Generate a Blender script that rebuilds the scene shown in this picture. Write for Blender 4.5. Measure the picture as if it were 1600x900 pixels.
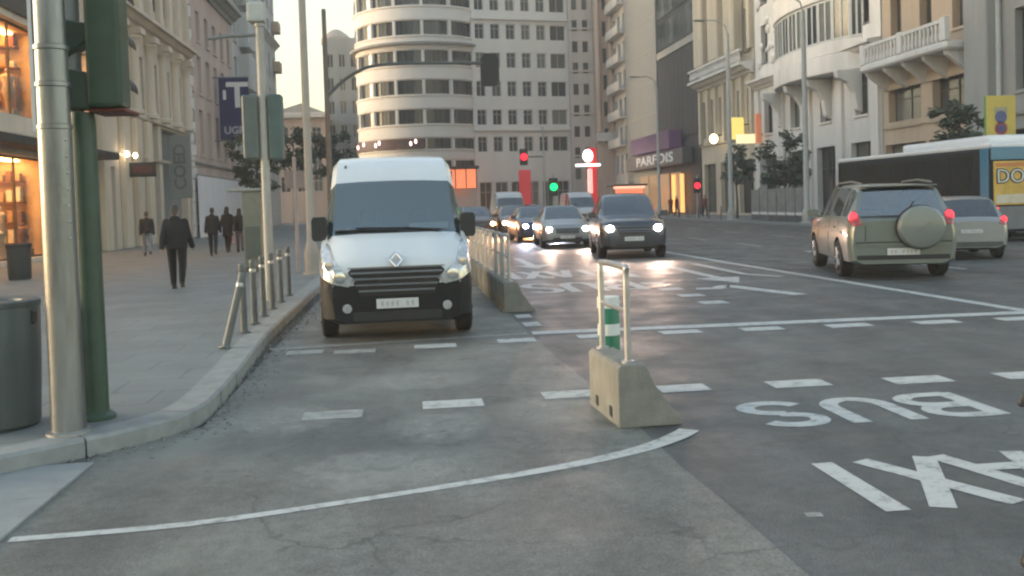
import bpy, bmesh, math, random
from math import sin, cos, pi, radians, sqrt
from mathutils import Vector, Matrix
from mathutils.bvhtree import BVHTree
random.seed(7)
for o in list(bpy.data.objects): bpy.data.objects.remove(o)
S = bpy.context.scene
COL = S.collection

# ------------------------------------------------------------------ camera, sky, sun, exposure
cd = bpy.data.cameras.new('camera'); cam = bpy.data.objects.new('camera', cd); COL.objects.link(cam)
cd.sensor_width = 36.0; cd.lens = 33.75; cd.shift_y = -81/1600; cd.clip_start = 0.1; cd.clip_end = 2000
cam.matrix_world = (Matrix.Translation((0, 0, 1.75)) @ Matrix.Rotation(radians(-6.28), 4, 'Z')
                    @ Matrix.Rotation(pi/2 - radians(2.0), 4, 'X') @ Matrix.Rotation(radians(-1.8), 4, 'Z'))
S.camera = cam
SUN_EL, SUN_AZ = radians(11.0), radians(-78)            # azimuth from +Y, clockwise positive
W = bpy.data.worlds.new('World'); S.world = W; W.use_nodes = True
nt = W.node_tree; bg = nt.nodes['Background']
sky = nt.nodes.new('ShaderNodeTexSky'); sky.sky_type = 'NISHITA'; sky.sun_disc = False
sky.sun_elevation = SUN_EL; sky.sun_rotation = SUN_AZ; sky.altitude = 600
sky.air_density = 1.0; sky.dust_density = 1.7; sky.ozone_density = 1.0
hs = nt.nodes.new('ShaderNodeHueSaturation'); hs.inputs['Saturation'].default_value = 0.66
nt.links.new(sky.outputs[0], hs.inputs['Color']); wm = nt.nodes.new('ShaderNodeVectorMath'); wm.operation = 'MULTIPLY'; 
tcw = nt.nodes.new('ShaderNodeTexCoord'); sx = nt.nodes.new('ShaderNodeSeparateXYZ'); nt.links.new(tcw.outputs['Generated'], sx.inputs[0])
rmp = nt.nodes.new('ShaderNodeValToRGB'); nt.links.new(sx.outputs['Z'], rmp.inputs[0])          # dusty dusk air: the whole horizon is warmer and dimmer than the zenith
e_ = rmp.color_ramp.elements; e_[0].position = 0.04; e_[0].color = (0.84, 0.66, 0.43, 1); e_[1].position = 0.5; e_[1].color = (0.945, 1.0, 0.965, 1)
q_ = e_.new(0.20); q_.color = (0.86, 0.80, 0.60, 1); nt.links.new(rmp.outputs[0], wm.inputs[1])
nt.links.new(hs.outputs[0], wm.inputs[0]); nt.links.new(wm.outputs[0], bg.inputs[0]); bg.inputs[1].default_value = 0.15
sl = bpy.data.lights.new('sun', 'SUN'); sun = bpy.data.objects.new('sun', sl); COL.objects.link(sun)
sl.energy = 0.5; sl.angle = radians(12); sl.color = (1.0, 0.80, 0.58)
sd = Vector((sin(SUN_AZ)*cos(SUN_EL), cos(SUN_AZ)*cos(SUN_EL), sin(SUN_EL)))
sun.rotation_euler = sd.to_track_quat('Z', 'Y').to_euler(); sun.location = sd*50 + Vector((0, 0, 30))
S.view_settings.view_transform = 'Standard'; S.view_settings.look = 'None'
S.view_settings.gamma = 1.0; S.view_settings.exposure = 1.92; S.view_settings.use_curve_mapping = False
S.render.engine = 'CYCLES'
S.cycles.use_denoising = True; S.cycles.filter_width = 2.3
S.cycles.use_adaptive_sampling = True; S.cycles.adaptive_threshold = 0.025
S.cycles.max_bounces = 4; S.cycles.diffuse_bounces = 2; S.cycles.glossy_bounces = 2; S.cycles.transparent_max_bounces = 6
S.cycles.caustics_reflective = False; S.cycles.caustics_refractive = False; S.cycles.sample_clamp_indirect = 4.0

# ------------------------------------------------------------------ materials
MATS = {}
def pm(name, col, rough=0.6, var=0.15, scale=3.0, metal=0.0, bump=0.0, bscale=None, coat=0.0, emit=None, es=0.0, spec=0.5, streak=False):
    """procedural principled material: base colour broken up by noise, with optional fine relief"""
    if name in MATS: return MATS[name]
    m = bpy.data.materials.new(name); m.use_nodes = True; MATS[name] = m
    n = m.node_tree.nodes; l = m.node_tree.links; b = n['Principled BSDF']
    b.inputs['Roughness'].default_value = rough; b.inputs['Metallic'].default_value = metal
    b.inputs['Specular IOR Level'].default_value = spec
    if coat: b.inputs['Coat Weight'].default_value = coat; b.inputs['Coat Roughness'].default_value = 0.06
    tc = n.new('ShaderNodeTexCoord')
    src = tc.outputs['Object']
    if streak:
        mp = n.new('ShaderNodeMapping'); mp.inputs['Scale'].default_value = (1, 1, 0.12); l.new(src, mp.inputs[0]); src2 = mp.outputs[0]
    else: src2 = src
    nz = n.new('ShaderNodeTexNoise'); nz.inputs['Scale'].default_value = scale; nz.inputs['Detail'].default_value = 6; nz.inputs['Roughness'].default_value = 0.62
    l.new(src2, nz.inputs['Vector'])
    cr = n.new('ShaderNodeMapRange'); cr.inputs[1].default_value = 0.28; cr.inputs[2].default_value = 0.72
    cr.inputs[3].default_value = 1 - var; cr.inputs[4].default_value = 1 + var; l.new(nz.outputs[0], cr.inputs[0])
    mx = n.new('ShaderNodeVectorMath'); mx.operation = 'SCALE'; mx.inputs[0].default_value = col[:3]; l.new(cr.outputs[0], mx.inputs['Scale'])
    l.new(mx.outputs[0], b.inputs['Base Color'])
    rr = n.new('ShaderNodeMapRange'); rr.inputs[3].default_value = max(0.02, rough*0.85); rr.inputs[4].default_value = min(1, rough*1.15); l.new(nz.outputs[0], rr.inputs[0]); l.new(rr.outputs[0], b.inputs['Roughness'])
    if bump:
        n2 = n.new('ShaderNodeTexNoise'); n2.inputs['Scale'].default_value = bscale or scale*12; n2.inputs['Detail'].default_value = 4; l.new(src, n2.inputs['Vector'])
        bp = n.new('ShaderNodeBump'); bp.inputs['Strength'].default_value = bump; bp.inputs['Distance'].default_value = 0.02
        l.new(n2.outputs[0], bp.inputs['Height']); l.new(bp.outputs[0], b.inputs['Normal'])
    if emit: b.inputs['Emission Color'].default_value = (*emit, 1); b.inputs['Emission Strength'].default_value = es
    return m

def asphalt(name, col, patch, crack=0.0, tint=(0, 0, 0)):
    """worn asphalt: fine aggregate, broad traffic staining, paler worn patches, thin cracks"""
    m = bpy.data.materials.new(name); m.use_nodes = True; MATS[name] = m
    n = m.node_tree.nodes; l = m.node_tree.links; b = n['Principled BSDF']
    tc = n.new('ShaderNodeTexCoord'); P = tc.outputs['Object']
    def noise(sc, det=5, ro=0.6, vec=None, dist=0.0):
        x = n.new('ShaderNodeTexNoise'); x.inputs['Scale'].default_value = sc; x.inputs['Detail'].default_value = det
        x.inputs['Roughness'].default_value = ro; x.inputs['Distortion'].default_value = dist; l.new(vec or P, x.inputs['Vector']); return x.outputs[0]
    def rng(s, a, b_, c, d):
        x = n.new('ShaderNodeMapRange'); x.inputs[1].default_value = a; x.inputs[2].default_value = b_; x.inputs[3].default_value = c; x.inputs[4].default_value = d; l.new(s, x.inputs[0]); return x.outputs[0]
    def mul(a, b_):
        x = n.new('ShaderNodeMath'); x.operation = 'MULTIPLY'; l.new(a, x.inputs[0])
        if isinstance(b_, float): x.inputs[1].default_value = b_
        else: l.new(b_, x.inputs[1])
        return x.outputs[0]
    mp = n.new('ShaderNodeMapping'); mp.inputs['Scale'].default_value = (1.6, 0.22, 1); l.new(P, mp.inputs[0])
    lanes = rng(noise(0.9, 4, 0.55, mp.outputs[0]), 0.3, 0.7, 0.74, 1.26)          # tracks drawn out along the road
    blot = rng(noise(0.75, 6, 0.65, None, 0.6), 0.35, 0.65, 0.80, 1.22)
    fine = rng(noise(70, 3, 0.7), 0.3, 0.7, 0.62, 1.4)
    mid = rng(noise(11, 6, 0.75), 0.3, 0.7, 0.74, 1.26)
    v = mul(mul(lanes, blot), mul(fine, mid))
    mx = n.new('ShaderNodeVectorMath'); mx.operation = 'SCALE'; mx.inputs[0].default_value = col; l.new(v, mx.inputs['Scale'])
    out = mx.outputs[0]
    pt = rng(noise(0.42, 6, 0.6, None, 0.8), 0.54, 0.66, 0.0, patch)
    mm = n.new('ShaderNodeMix'); mm.data_type = 'RGBA'; l.new(pt, mm.inputs[0]); l.new(out, mm.inputs[6]); mm.inputs[7].default_value = (col[0]*1.9, col[1]*1.95, col[2]*1.85, 1); out = mm.outputs[2]
    if tint != (0, 0, 0):
        tn = rng(noise(0.55, 4, 0.6, None, 0.4), 0.5, 0.7, 0.0, 0.5)
        m2 = n.new('ShaderNodeMix'); m2.data_type = 'RGBA'; l.new(tn, m2.inputs[0]); l.new(out, m2.inputs[6]); m2.inputs[7].default_value = (*tint, 1); out = m2.outputs[2]
    hgt = fine
    if crack:
        vo = n.new('ShaderNodeTexVoronoi'); vo.feature = 'DISTANCE_TO_EDGE'; vo.inputs['Scale'].default_value = 0.55
        wp = n.new('ShaderNodeVectorMath'); wp.operation = 'ADD'
        wn = n.new('ShaderNodeTexNoise'); wn.inputs['Scale'].default_value = 2.2; wn.inputs['Detail'].default_value = 5; l.new(P, wn.inputs['Vector'])
        ws = n.new('ShaderNodeVectorMath'); ws.operation = 'SCALE'; ws.inputs['Scale'].default_value = 0.9; l.new(wn.outputs['Color'], ws.inputs[0])
        l.new(P, wp.inputs[0]); l.new(ws.outputs[0], wp.inputs[1]); l.new(wp.outputs[0], vo.inputs['Vector'])
        ck = mul(rng(vo.outputs['Distance'], 0.0, 0.014, crack, 0.0), rng(noise(0.7, 3), 0.42, 0.54, 0.0, 1.0))
        m3 = n.new('ShaderNodeMix'); m3.data_type = 'RGBA'; l.new(ck, m3.inputs[0]); l.new(out, m3.inputs[6]); m3.inputs[7].default_value = (0.012, 0.012, 0.012, 1); out = m3.outputs[2]
    l.new(out, b.inputs['Base Color'])
    l.new(rng(noise(1.3, 5), 0.3, 0.7, 0.38, 0.70), b.inputs['Roughness'])
    bp = n.new('ShaderNodeBump'); bp.inputs['Strength'].default_value = 0.45; bp.inputs['Distance'].default_value = 0.008
    l.new(hgt, bp.inputs['Height']); l.new(bp.outputs[0], b.inputs['Normal'])
    return m

def paint_white(name, col, wear):
    """road paint worn through to the asphalt in places"""
    m = bpy.data.materials.new(name); m.use_nodes = True; MATS[name] = m
    n = m.node_tree.nodes; l = m.node_tree.links; b = n['Principled BSDF']; b.inputs['Roughness'].default_value = 0.6
    tc = n.new('ShaderNodeTexCoord')
    nz = n.new('ShaderNodeTexNoise'); nz.inputs['Scale'].default_value = 7; nz.inputs['Detail'].default_value = 9; nz.inputs['Roughness'].default_value = 0.78; l.new(tc.outputs['Object'], nz.inputs['Vector'])
    mr = n.new('ShaderNodeMapRange'); mr.inputs[1].default_value = 0.62 - wear*0.4; mr.inputs[2].default_value = 0.72 - wear*0.25; mr.inputs[3].default_value = 0.0; mr.inputs[4].default_value = 0.85; l.new(nz.outputs[0], mr.inputs[0])
    mm = n.new('ShaderNodeMix'); mm.data_type = 'RGBA'; l.new(mr.outputs[0], mm.inputs[0]); mm.inputs[6].default_value = (*col, 1); mm.inputs[7].default_value = (0.16, 0.165, 0.155, 1)
    l.new(mm.outputs[2], b.inputs['Base Color']); return m

def ghost_paint(name, col):
    """last traces of scrubbed-off paint: ragged film over the asphalt, fading out at its edges"""
    m = bpy.data.materials.new(name); m.use_nodes = True; MATS[name] = m
    n = m.node_tree.nodes; l = m.node_tree.links; b = n['Principled BSDF']; b.inputs['Roughness'].default_value = 0.7; b.inputs['Base Color'].default_value = (*col, 1)
    tc = n.new('ShaderNodeTexCoord'); nz = n.new('ShaderNodeTexNoise'); nz.inputs['Scale'].default_value = 6; nz.inputs['Detail'].default_value = 8; nz.inputs['Roughness'].default_value = 0.75; l.new(tc.outputs['Object'], nz.inputs['Vector'])
    sub_ = n.new('ShaderNodeVectorMath'); sub_.operation = 'SUBTRACT'; sub_.inputs[1].default_value = (0.5, 0.5, 0.5); l.new(tc.outputs['Generated'], sub_.inputs[0])
    z = n.new('ShaderNodeVectorMath'); z.operation = 'MULTIPLY'; z.inputs[1].default_value = (1, 1, 0); l.new(sub_.outputs[0], z.inputs[0])
    ln = n.new('ShaderNodeVectorMath'); ln.operation = 'LENGTH'; l.new(z.outputs[0], ln.inputs[0])
    ed = n.new('ShaderNodeMapRange'); ed.inputs[1].default_value = 0.28; ed.inputs[2].default_value = 0.5; ed.inputs[3].default_value = 1; ed.inputs[4].default_value = 0; l.new(ln.outputs['Value'], ed.inputs[0])
    nr = n.new('ShaderNodeMapRange'); nr.inputs[1].default_value = 0.38; nr.inputs[2].default_value = 0.68; nr.inputs[3].default_value = 0.10; nr.inputs[4].default_value = 0.62; l.new(nz.outputs[0], nr.inputs[0])
    mu = n.new('ShaderNodeMath'); mu.operation = 'MULTIPLY'; l.new(ed.outputs[0], mu.inputs[0]); l.new(nr.outputs[0], mu.inputs[1]); l.new(mu.outputs[0], b.inputs['Alpha'])
    return m

def paving(name, col):
    """granite paving too far off to pick the slabs apart: faint joints, slab-to-slab tone, stains and gum spots"""
    m = bpy.data.materials.new(name); m.use_nodes = True; MATS[name] = m
    n = m.node_tree.nodes; l = m.node_tree.links; b = n['Principled BSDF']; b.inputs['Roughness'].default_value = 0.62
    tc = n.new('ShaderNodeTexCoord')
    br = n.new('ShaderNodeTexBrick'); br.inputs['Scale'].default_value = 1.0; br.inputs['Brick Width'].default_value = 0.9; br.inputs['Row Height'].default_value = 0.6; br.inputs['Mortar Size'].default_value = 0.006; br.inputs['Bias'].default_value = 0.0
    br.inputs['Color1'].default_value = (col[0]*0.93, col[1]*0.93, col[2]*0.93, 1); br.inputs['Color2'].default_value = (col[0]*1.07, col[1]*1.07, col[2]*1.07, 1); br.inputs['Mortar'].default_value = (col[0]*0.45, col[1]*0.45, col[2]*0.45, 1)
    l.new(tc.outputs['Object'], br.inputs['Vector'])
    nz = n.new('ShaderNodeTexNoise'); nz.inputs['Scale'].default_value = 0.9; nz.inputs['Detail'].default_value = 8; nz.inputs['Roughness'].default_value = 0.68; l.new(tc.outputs['Object'], nz.inputs['Vector'])
    mr = n.new('ShaderNodeMapRange'); mr.inputs[1].default_value = 0.3; mr.inputs[2].default_value = 0.7; mr.inputs[3].default_value = 0.80; mr.inputs[4].default_value = 1.16; l.new(nz.outputs[0], mr.inputs[0])
    vo = n.new('ShaderNodeTexVoronoi'); vo.inputs['Scale'].default_value = 2.6; l.new(tc.outputs['Object'], vo.inputs['Vector'])
    gm = n.new('ShaderNodeMapRange'); gm.inputs[1].default_value = 0.05; gm.inputs[2].default_value = 0.09; gm.inputs[3].default_value = 0.62; gm.inputs[4].default_value = 1.0; l.new(vo.outputs['Distance'], gm.inputs[0])
    mu = n.new('ShaderNodeMath'); mu.operation = 'MULTIPLY'; l.new(mr.outputs[0], mu.inputs[0]); l.new(gm.outputs[0], mu.inputs[1])
    sc_ = n.new('ShaderNodeVectorMath'); sc_.operation = 'SCALE'; l.new(br.outputs['Color'], sc_.inputs[0]); l.new(mu.outputs[0], sc_.inputs['Scale']); l.new(sc_.outputs[0], b.inputs['Base Color'])
    n2 = n.new('ShaderNodeTexNoise'); n2.inputs['Scale'].default_value = 60; l.new(tc.outputs['Object'], n2.inputs['Vector']); bp = n.new('ShaderNodeBump'); bp.inputs['Strength'].default_value = 0.2; bp.inputs['Distance'].default_value = 0.01; l.new(n2.outputs[0], bp.inputs['Height']); l.new(bp.outputs[0], b.inputs['Normal'])
    return m

def glass(name, tint=(0.02, 0.03, 0.035), see=0.35, dif=0.25, refl=0.14):
    """tinted pane: part clear, part mirror, more mirror at grazing angles"""
    if name in MATS: return MATS[name]
    m = bpy.data.materials.new(name); m.use_nodes = True; MATS[name] = m
    n = m.node_tree.nodes; l = m.node_tree.links; n.clear()
    o = n.new('ShaderNodeOutputMaterial'); t = n.new('ShaderNodeBsdfTransparent'); t.inputs[0].default_value = (see*0.85, see, see*1.0, 1)
    g = n.new('ShaderNodeBsdfGlossy'); g.inputs['Roughness'].default_value = 0.03; g.inputs[0].default_value = (0.9, 0.97, 1, 1)
    d = n.new('ShaderNodeBsdfDiffuse'); d.inputs[0].default_value = (*tint, 1)
    nz = n.new('ShaderNodeTexNoise'); nz.inputs['Scale'].default_value = 1.5; tc = n.new('ShaderNodeTexCoord'); l.new(tc.outputs['Object'], nz.inputs[0])
    fr = n.new('ShaderNodeFresnel'); fr.inputs[0].default_value = 1.6
    a = n.new('ShaderNodeMixShader'); a.inputs[0].default_value = dif; l.new(t.outputs[0], a.inputs[1]); l.new(d.outputs[0], a.inputs[2])
    bp = n.new('ShaderNodeBump'); bp.inputs['Strength'].default_value = 0.004; l.new(nz.outputs[0], bp.inputs['Height']); l.new(bp.outputs[0], g.inputs['Normal'])
    mr = n.new('ShaderNodeMapRange'); mr.inputs[3].default_value = refl; mr.inputs[4].default_value = 1.0; l.new(fr.outputs[0], mr.inputs[0])
    b = n.new('ShaderNodeMixShader'); l.new(mr.outputs[0], b.inputs[0]); l.new(a.outputs[0], b.inputs[1]); l.new(g.outputs[0], b.inputs[2])
    l.new(b.outputs[0], o.inputs[0]); return m

def pane_mat(name, dark, light):
    """building window: dark room or pale blind behind, differing from pane to pane, under a glossy surface"""
    m = bpy.data.materials.new(name); m.use_nodes = True; MATS[name] = m
    n = m.node_tree.nodes; l = m.node_tree.links; b = n['Principled BSDF']; b.inputs['Roughness'].default_value = 0.12; b.inputs['Specular IOR Level'].default_value = 0.6
    oi = n.new('ShaderNodeObjectInfo'); r = n.new('ShaderNodeValToRGB'); r.color_ramp.interpolation = 'CONSTANT'
    e = r.color_ramp.elements; e[0].color = (*dark, 1); e[1].position = 0.8; e[1].color = (*light, 1)
    for q, k in ((0.30, 0.25), (0.45, 0.05), (0.58, 0.55), (0.70, 0.12)): x = e.new(q); x.color = tuple((1-k)*dark[i] + k*light[i] for i in range(3)) + (1,)
    l.new(oi.outputs['Random'], r.inputs[0])
    tc = n.new('ShaderNodeTexCoord'); nz = n.new('ShaderNodeTexNoise'); nz.inputs['Scale'].default_value = 2.0; l.new(tc.outputs['Object'], nz.inputs[0])
    mm = n.new('ShaderNodeMix'); mm.data_type = 'RGBA'; mm.blend_type = 'MULTIPLY'; mm.inputs[0].default_value = 0.5; l.new(r.outputs[0], mm.inputs[6]); l.new(nz.outputs['Color'], mm.inputs[7]); l.new(mm.outputs[2], b.inputs['Base Color'])
    return m

# ------------------------------------------------------------------ mesh builder
class MB:
    def __init__(s): s.v = []; s.f = []; s.m = []
    def add(s, vs, fs, m=0):
        k = len(s.v); s.v += [tuple(p) for p in vs]; s.f += [tuple(i + k for i in f) for f in fs]; s.m += [m]*len(fs); return s
    def box(s, x0, x1, y0, y1, z0, z1, m=0):
        return s.add([(x0,y0,z0),(x1,y0,z0),(x1,y1,z0),(x0,y1,z0),(x0,y0,z1),(x1,y0,z1),(x1,y1,z1),(x0,y1,z1)],
                     [(0,3,2,1),(4,5,6,7),(0,1,5,4),(1,2,6,5),(2,3,7,6),(3,0,4,7)], m)
    def obox(s, c, size, rz=0.0, m=0, M=None):
        hx, hy, hz = size[0]/2, size[1]/2, size[2]/2
        M = M or (Matrix.Translation(c) @ Matrix.Rotation(rz, 4, 'Z'))
        vs = [M @ Vector(p) for p in [(-hx,-hy,-hz),(hx,-hy,-hz),(hx,hy,-hz),(-hx,hy,-hz),(-hx,-hy,hz),(hx,-hy,hz),(hx,hy,hz),(-hx,hy,hz)]]
        return s.add(vs, [(0,3,2,1),(4,5,6,7),(0,1,5,4),(1,2,6,5),(2,3,7,6),(3,0,4,7)], m)
    def cyl(s, p0, p1, r0, r1=None, n=16, m=0, caps=True):
        r1 = r0 if r1 is None else r1
        p0 = Vector(p0); p1 = Vector(p1); d = (p1 - p0).normalized()
        a = d.orthogonal().normalized(); b = d.cross(a); vs = []; fs = []
        for i in range(n):
            t = 2*pi*i/n; q = a*cos(t) + b*sin(t); vs += [p0 + q*r0, p1 + q*r1]
        for i in range(n): j = (i+1) % n; fs.append((2*i, 2*j, 2*j+1, 2*i+1))
        if caps: fs += [tuple(2*i for i in reversed(range(n))), tuple(2*i+1 for i in range(n))]
        return s.add(vs, fs, m)
    def tube(s, path, r, n=10, m=0, caps=True):
        P = [Vector(p) for p in path]; R = r if isinstance(r, (list, tuple)) else [r]*len(P)
        d0 = (P[1]-P[0]).normalized(); a = d0.orthogonal().normalized(); vs = []; fs = []
        for i, p in enumerate(P):
            d = ((P[min(i+1, len(P)-1)] - p).normalized() + (p - P[max(i-1, 0)]).normalized()).normalized()
            a = (a - d*a.dot(d)).normalized(); b = d.cross(a)
            vs += [p + (a*cos(2*pi*k/n) + b*sin(2*pi*k/n))*R[i] for k in range(n)]
        for i in range(len(P)-1):
            for k in range(n): j = (k+1) % n; fs.append((i*n+k, i*n+j, (i+1)*n+j, (i+1)*n+k))
        if caps: fs += [tuple(reversed(range(n))), tuple(range((len(P)-1)*n, len(P)*n))]
        return s.add(vs, fs, m)
    def lathe(s, prof, n=20, c=(0,0,0), axis='z', m=0):
        c = Vector(c); vs = []; fs = []
        for (r, h) in prof:
            for k in range(n):
                t = 2*pi*k/n; a, b = r*cos(t), r*sin(t)
                vs.append(c + Vector({'z': (a, b, h), 'x': (h, a, b), 'y': (b, h, a)}[axis]))
        for i in range(len(prof)-1):
            for k in range(n): j = (k+1) % n; fs.append((i*n+k, i*n+j, (i+1)*n+j, (i+1)*n+k))
        if prof[0][0] > 1e-4: fs.append(tuple(reversed(range(n))))
        if prof[-1][0] > 1e-4: fs.append(tuple(range((len(prof)-1)*n, len(prof)*n)))
        return s.add(vs, fs, m)
    def prism(s, poly, axis, a0, a1, m=0):
        n = len(poly)
        def P(u, v, w): return {'x': (w, u, v), 'y': (u, w, v), 'z': (u, v, w)}[axis]
        vs = [P(u, v, a0) for u, v in poly] + [P(u, v, a1) for u, v in poly]
        fs = [tuple(range(n)), tuple(range(2*n-1, n-1, -1))] + [(i, i+n, (i+1) % n + n, (i+1) % n) for i in range(n)]
        return s.add(vs, fs, m)
    def ball(s, c, r, n=12, m=0):
        c = Vector(c); r = Vector(r) if hasattr(r, '__len__') else Vector((r, r, r)); vs = []; fs = []
        h = n//2
        for i in range(h+1):
            t = pi*i/h
            for k in range(n): p = 2*pi*k/n; vs.append(c + Vector((r.x*sin(t)*cos(p), r.y*sin(t)*sin(p), r.z*cos(t))))
        for i in range(h):
            for k in range(n): j = (k+1) % n; fs.append((i*n+k, (i+1)*n+k, (i+1)*n+j, i*n+j))
        return s.add(vs, fs, m)
    def bm(s):
        b = bmesh.new(); vs = [b.verts.new(p) for p in s.v]
        for f, m in zip(s.f, s.m):
            try: q = b.faces.new([vs[i] for i in f]); q.material_index = m
            except ValueError: pass
        bmesh.ops.remove_doubles(b, verts=b.verts, dist=1e-5)
        return b
    def mesh(s, name, mats, smooth=None, bevel=0.0, seg=1, norm=True):
        b = s.bm()
        if norm: bmesh.ops.recalc_face_normals(b, faces=b.faces)
        if bevel:
            es = [e for e in b.edges if len(e.link_faces) == 2 and e.calc_face_angle(0) > radians(35)]
            bmesh.ops.bevel(b, geom=es, offset=bevel, segments=seg, affect='EDGES', profile=0.6, clamp_overlap=True)
        me = bpy.data.meshes.new(name); b.to_mesh(me); b.free()
        for x in (mats if isinstance(mats, (list, tuple)) else [mats]): me.materials.append(x)
        if smooth:
            me.polygons.foreach_set('use_smooth', [True]*len(me.polygons)); me.set_sharp_from_angle(angle=radians(smooth))
        return me
    def build(s, name, mats, parent=None, smooth=None, bevel=0.0, seg=1, norm=True, loc=None):
        return link(name, s.mesh(name, mats, smooth, bevel, seg, norm), parent, loc)

def link(name, me, parent=None, loc=None, rz=0.0):
    o = bpy.data.objects.new(name, me); COL.objects.link(o)
    if parent: o.parent = parent
    if loc is not None: o.location = loc
    if rz: o.rotation_euler.z = rz
    return o
def tag(o, label=None, cat=None, group=None, kind=None):
    for k, x in (('label', label), ('category', cat), ('group', group), ('kind', kind)):
        if x: o[k] = x
    return o
def thing(name, label, cat, loc=(0,0,0), rz=0.0, group=None, scale=None):
    o = bpy.data.objects.new(name, None); COL.objects.link(o); o.location = loc; o.rotation_euler.z = rz; o.empty_display_size = 0.3
    if scale: o.scale = (scale,)*3
    return tag(o, label, cat, group)
def struct(o): o['kind'] = 'structure'; return o
def lerp(a, b, t): return a + (b-a)*t
def interp(keys, y):
    if y <= keys[0][0]: return keys[0][1]
    for (a, va), (b, vb) in zip(keys, keys[1:]):
        if y <= b: return va + (vb-va)*(y-a)/(b-a)
    return keys[-1][1]
def copy_tree(o, parent=None):
    c = o.copy(); COL.objects.link(c)
    if parent: c.parent = parent
    for ch in list(o.children): copy_tree(ch, c)
    return c
def text_mesh(s, size, mat, extrude=0.01, bold=0.0):
    cu = bpy.data.curves.new('text', 'FONT'); cu.body = s; cu.size = size; cu.extrude = extrude; cu.offset = bold
    cu.align_x = 'CENTER'; cu.align_y = 'CENTER'; cu.resolution_u = 3
    t = bpy.data.objects.new('text', cu); COL.objects.link(t)
    dg = bpy.context.evaluated_depsgraph_get(); me = bpy.data.meshes.new_from_object(t.evaluated_get(dg))
    bpy.data.objects.remove(t); bpy.data.curves.remove(cu); me.materials.clear(); me.materials.append(mat); me.name = 'lettering'
    return me
def lettering(s, size, mat, parent, loc, rot=(pi/2, 0, 0), extrude=0.01, bold=0.0, sc=(1,1,1)):
    o = link('lettering', text_mesh(s, size, mat, extrude, bold), parent, loc); o.rotation_euler = rot; o.scale = sc; return o

# shared materials
M = {}
M['asphalt'] = asphalt('asphalt_road', (0.089, 0.094, 0.092), 0.3, 0.35)
M['lane'] = asphalt('worn_asphalt', (0.142, 0.147, 0.134), 0.5, 0.5, (0.14, 0.115, 0.10))
M['paint'] = paint_white('road_paint', (0.50, 0.515, 0.495), 0.30)
M['paint_worn'] = paint_white('road_paint_worn', (0.36, 0.37, 0.345), 0.45)
M['paint_ghost'] = ghost_paint('road_paint_ghost', (0.46, 0.465, 0.43))
M['pave'] = paving('pavement_slabs', (0.182, 0.198, 0.195))
M['kerb'] = pm('kerb_granite', (0.265, 0.278, 0.27), 0.75, 0.2, 5, bump=0.35, bscale=70)
M['slab'] = pm('slab_granite', (0.255, 0.27, 0.268), 0.7, 0.15, 4, bump=0.25, bscale=80)
M['concrete'] = pm('precast_concrete', (0.225, 0.222, 0.195), 0.85, 0.22, 5, bump=0.4, bscale=40)
M['galv'] = pm('galvanised_steel', (0.42, 0.43, 0.42), 0.42, 0.25, 7, metal=0.75, bump=0.05)
M['steel'] = pm('brushed_steel', (0.5, 0.5, 0.5), 0.35, 0.15, 8, metal=0.85)
M['greymetal'] = pm('grey_painted_metal', (0.17, 0.18, 0.175), 0.5, 0.12, 5)
M['darkgrey'] = pm('dark_grey_metal', (0.085, 0.095, 0.095), 0.5, 0.15, 4)
M['green'] = pm('dark_green_paint', (0.030, 0.062, 0.040), 0.45, 0.3, 5)
M['black'] = pm('black_plastic', (0.018, 0.019, 0.021), 0.5, 0.2, 6)
M['rubber'] = pm('tyre_rubber', (0.016, 0.016, 0.017), 0.85, 0.2, 12)
M['rim'] = pm('alloy_rim', (0.4, 0.4, 0.41), 0.35, 0.1, 8, metal=0.8)
M['chrome'] = pm('chrome', (0.7, 0.72, 0.74), 0.15, 0.05, 4, metal=1.0)
M['white'] = pm('white_plastic', (0.72, 0.73, 0.72), 0.45, 0.05, 4)
M['glass'] = glass('vehicle_glass')
M['glassd'] = glass('dark_glass', (0.012, 0.016, 0.018), 0.12)
M['pane'] = pane_mat('window_pane', (0.025, 0.030, 0.034), (0.22, 0.22, 0.20))
M['ribbon'] = pane_mat('ribbon_pane', (0.022, 0.030, 0.032), (0.085, 0.095, 0.095))
M['panec'] = pane_mat('office_pane', (0.030, 0.042, 0.046), (0.13, 0.15, 0.15))
M['lens'] = pm('clear_lens', (0.55, 0.57, 0.58), 0.12, 0.3, 14, metal=0.5, coat=1.0)
def lamp(name, col, es, base=None): return pm(name, base or col, 0.4, 0.1, 5, emit=col, es=es)
M['hl_white'] = lamp('headlamp_white', (1.0, 0.93, 0.86), 26)
M['hl_warm'] = lamp('headlamp_warm', (1.0, 0.50, 0.20), 26)
M['hl_blue'] = lamp('headlamp_blue', (0.8, 0.78, 1.0), 26)
M['tail'] = lamp('tail_lamp_red', (1.0, 0.025, 0.04), 0.9, (0.5, 0.02, 0.02))
M['tailoff'] = pm('tail_lens_red', (0.4, 0.02, 0.02), 0.2, 0.15, 10, coat=0.8)

# ------------------------------------------------------------------ ground, road, pavements
gmb = MB().add([(-400,-60,-0.03),(400,-60,-0.03),(400,700,-0.03),(-400,700,-0.03)], [(0,1,2,3)])
struct(gmb.build('ground', pm('ground_asphalt', (0.09, 0.092, 0.09), 0.85, 0.2, 0.3)))
road = struct(MB().add([(-9,-6,0),(21.2,-6,0),(21.2,140,0),(-1.7,140,0),(-1.7,7.9,0),(-9,7.9,0)], [(0,1,2,3,4,5)]).build('road', M['asphalt']))
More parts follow.
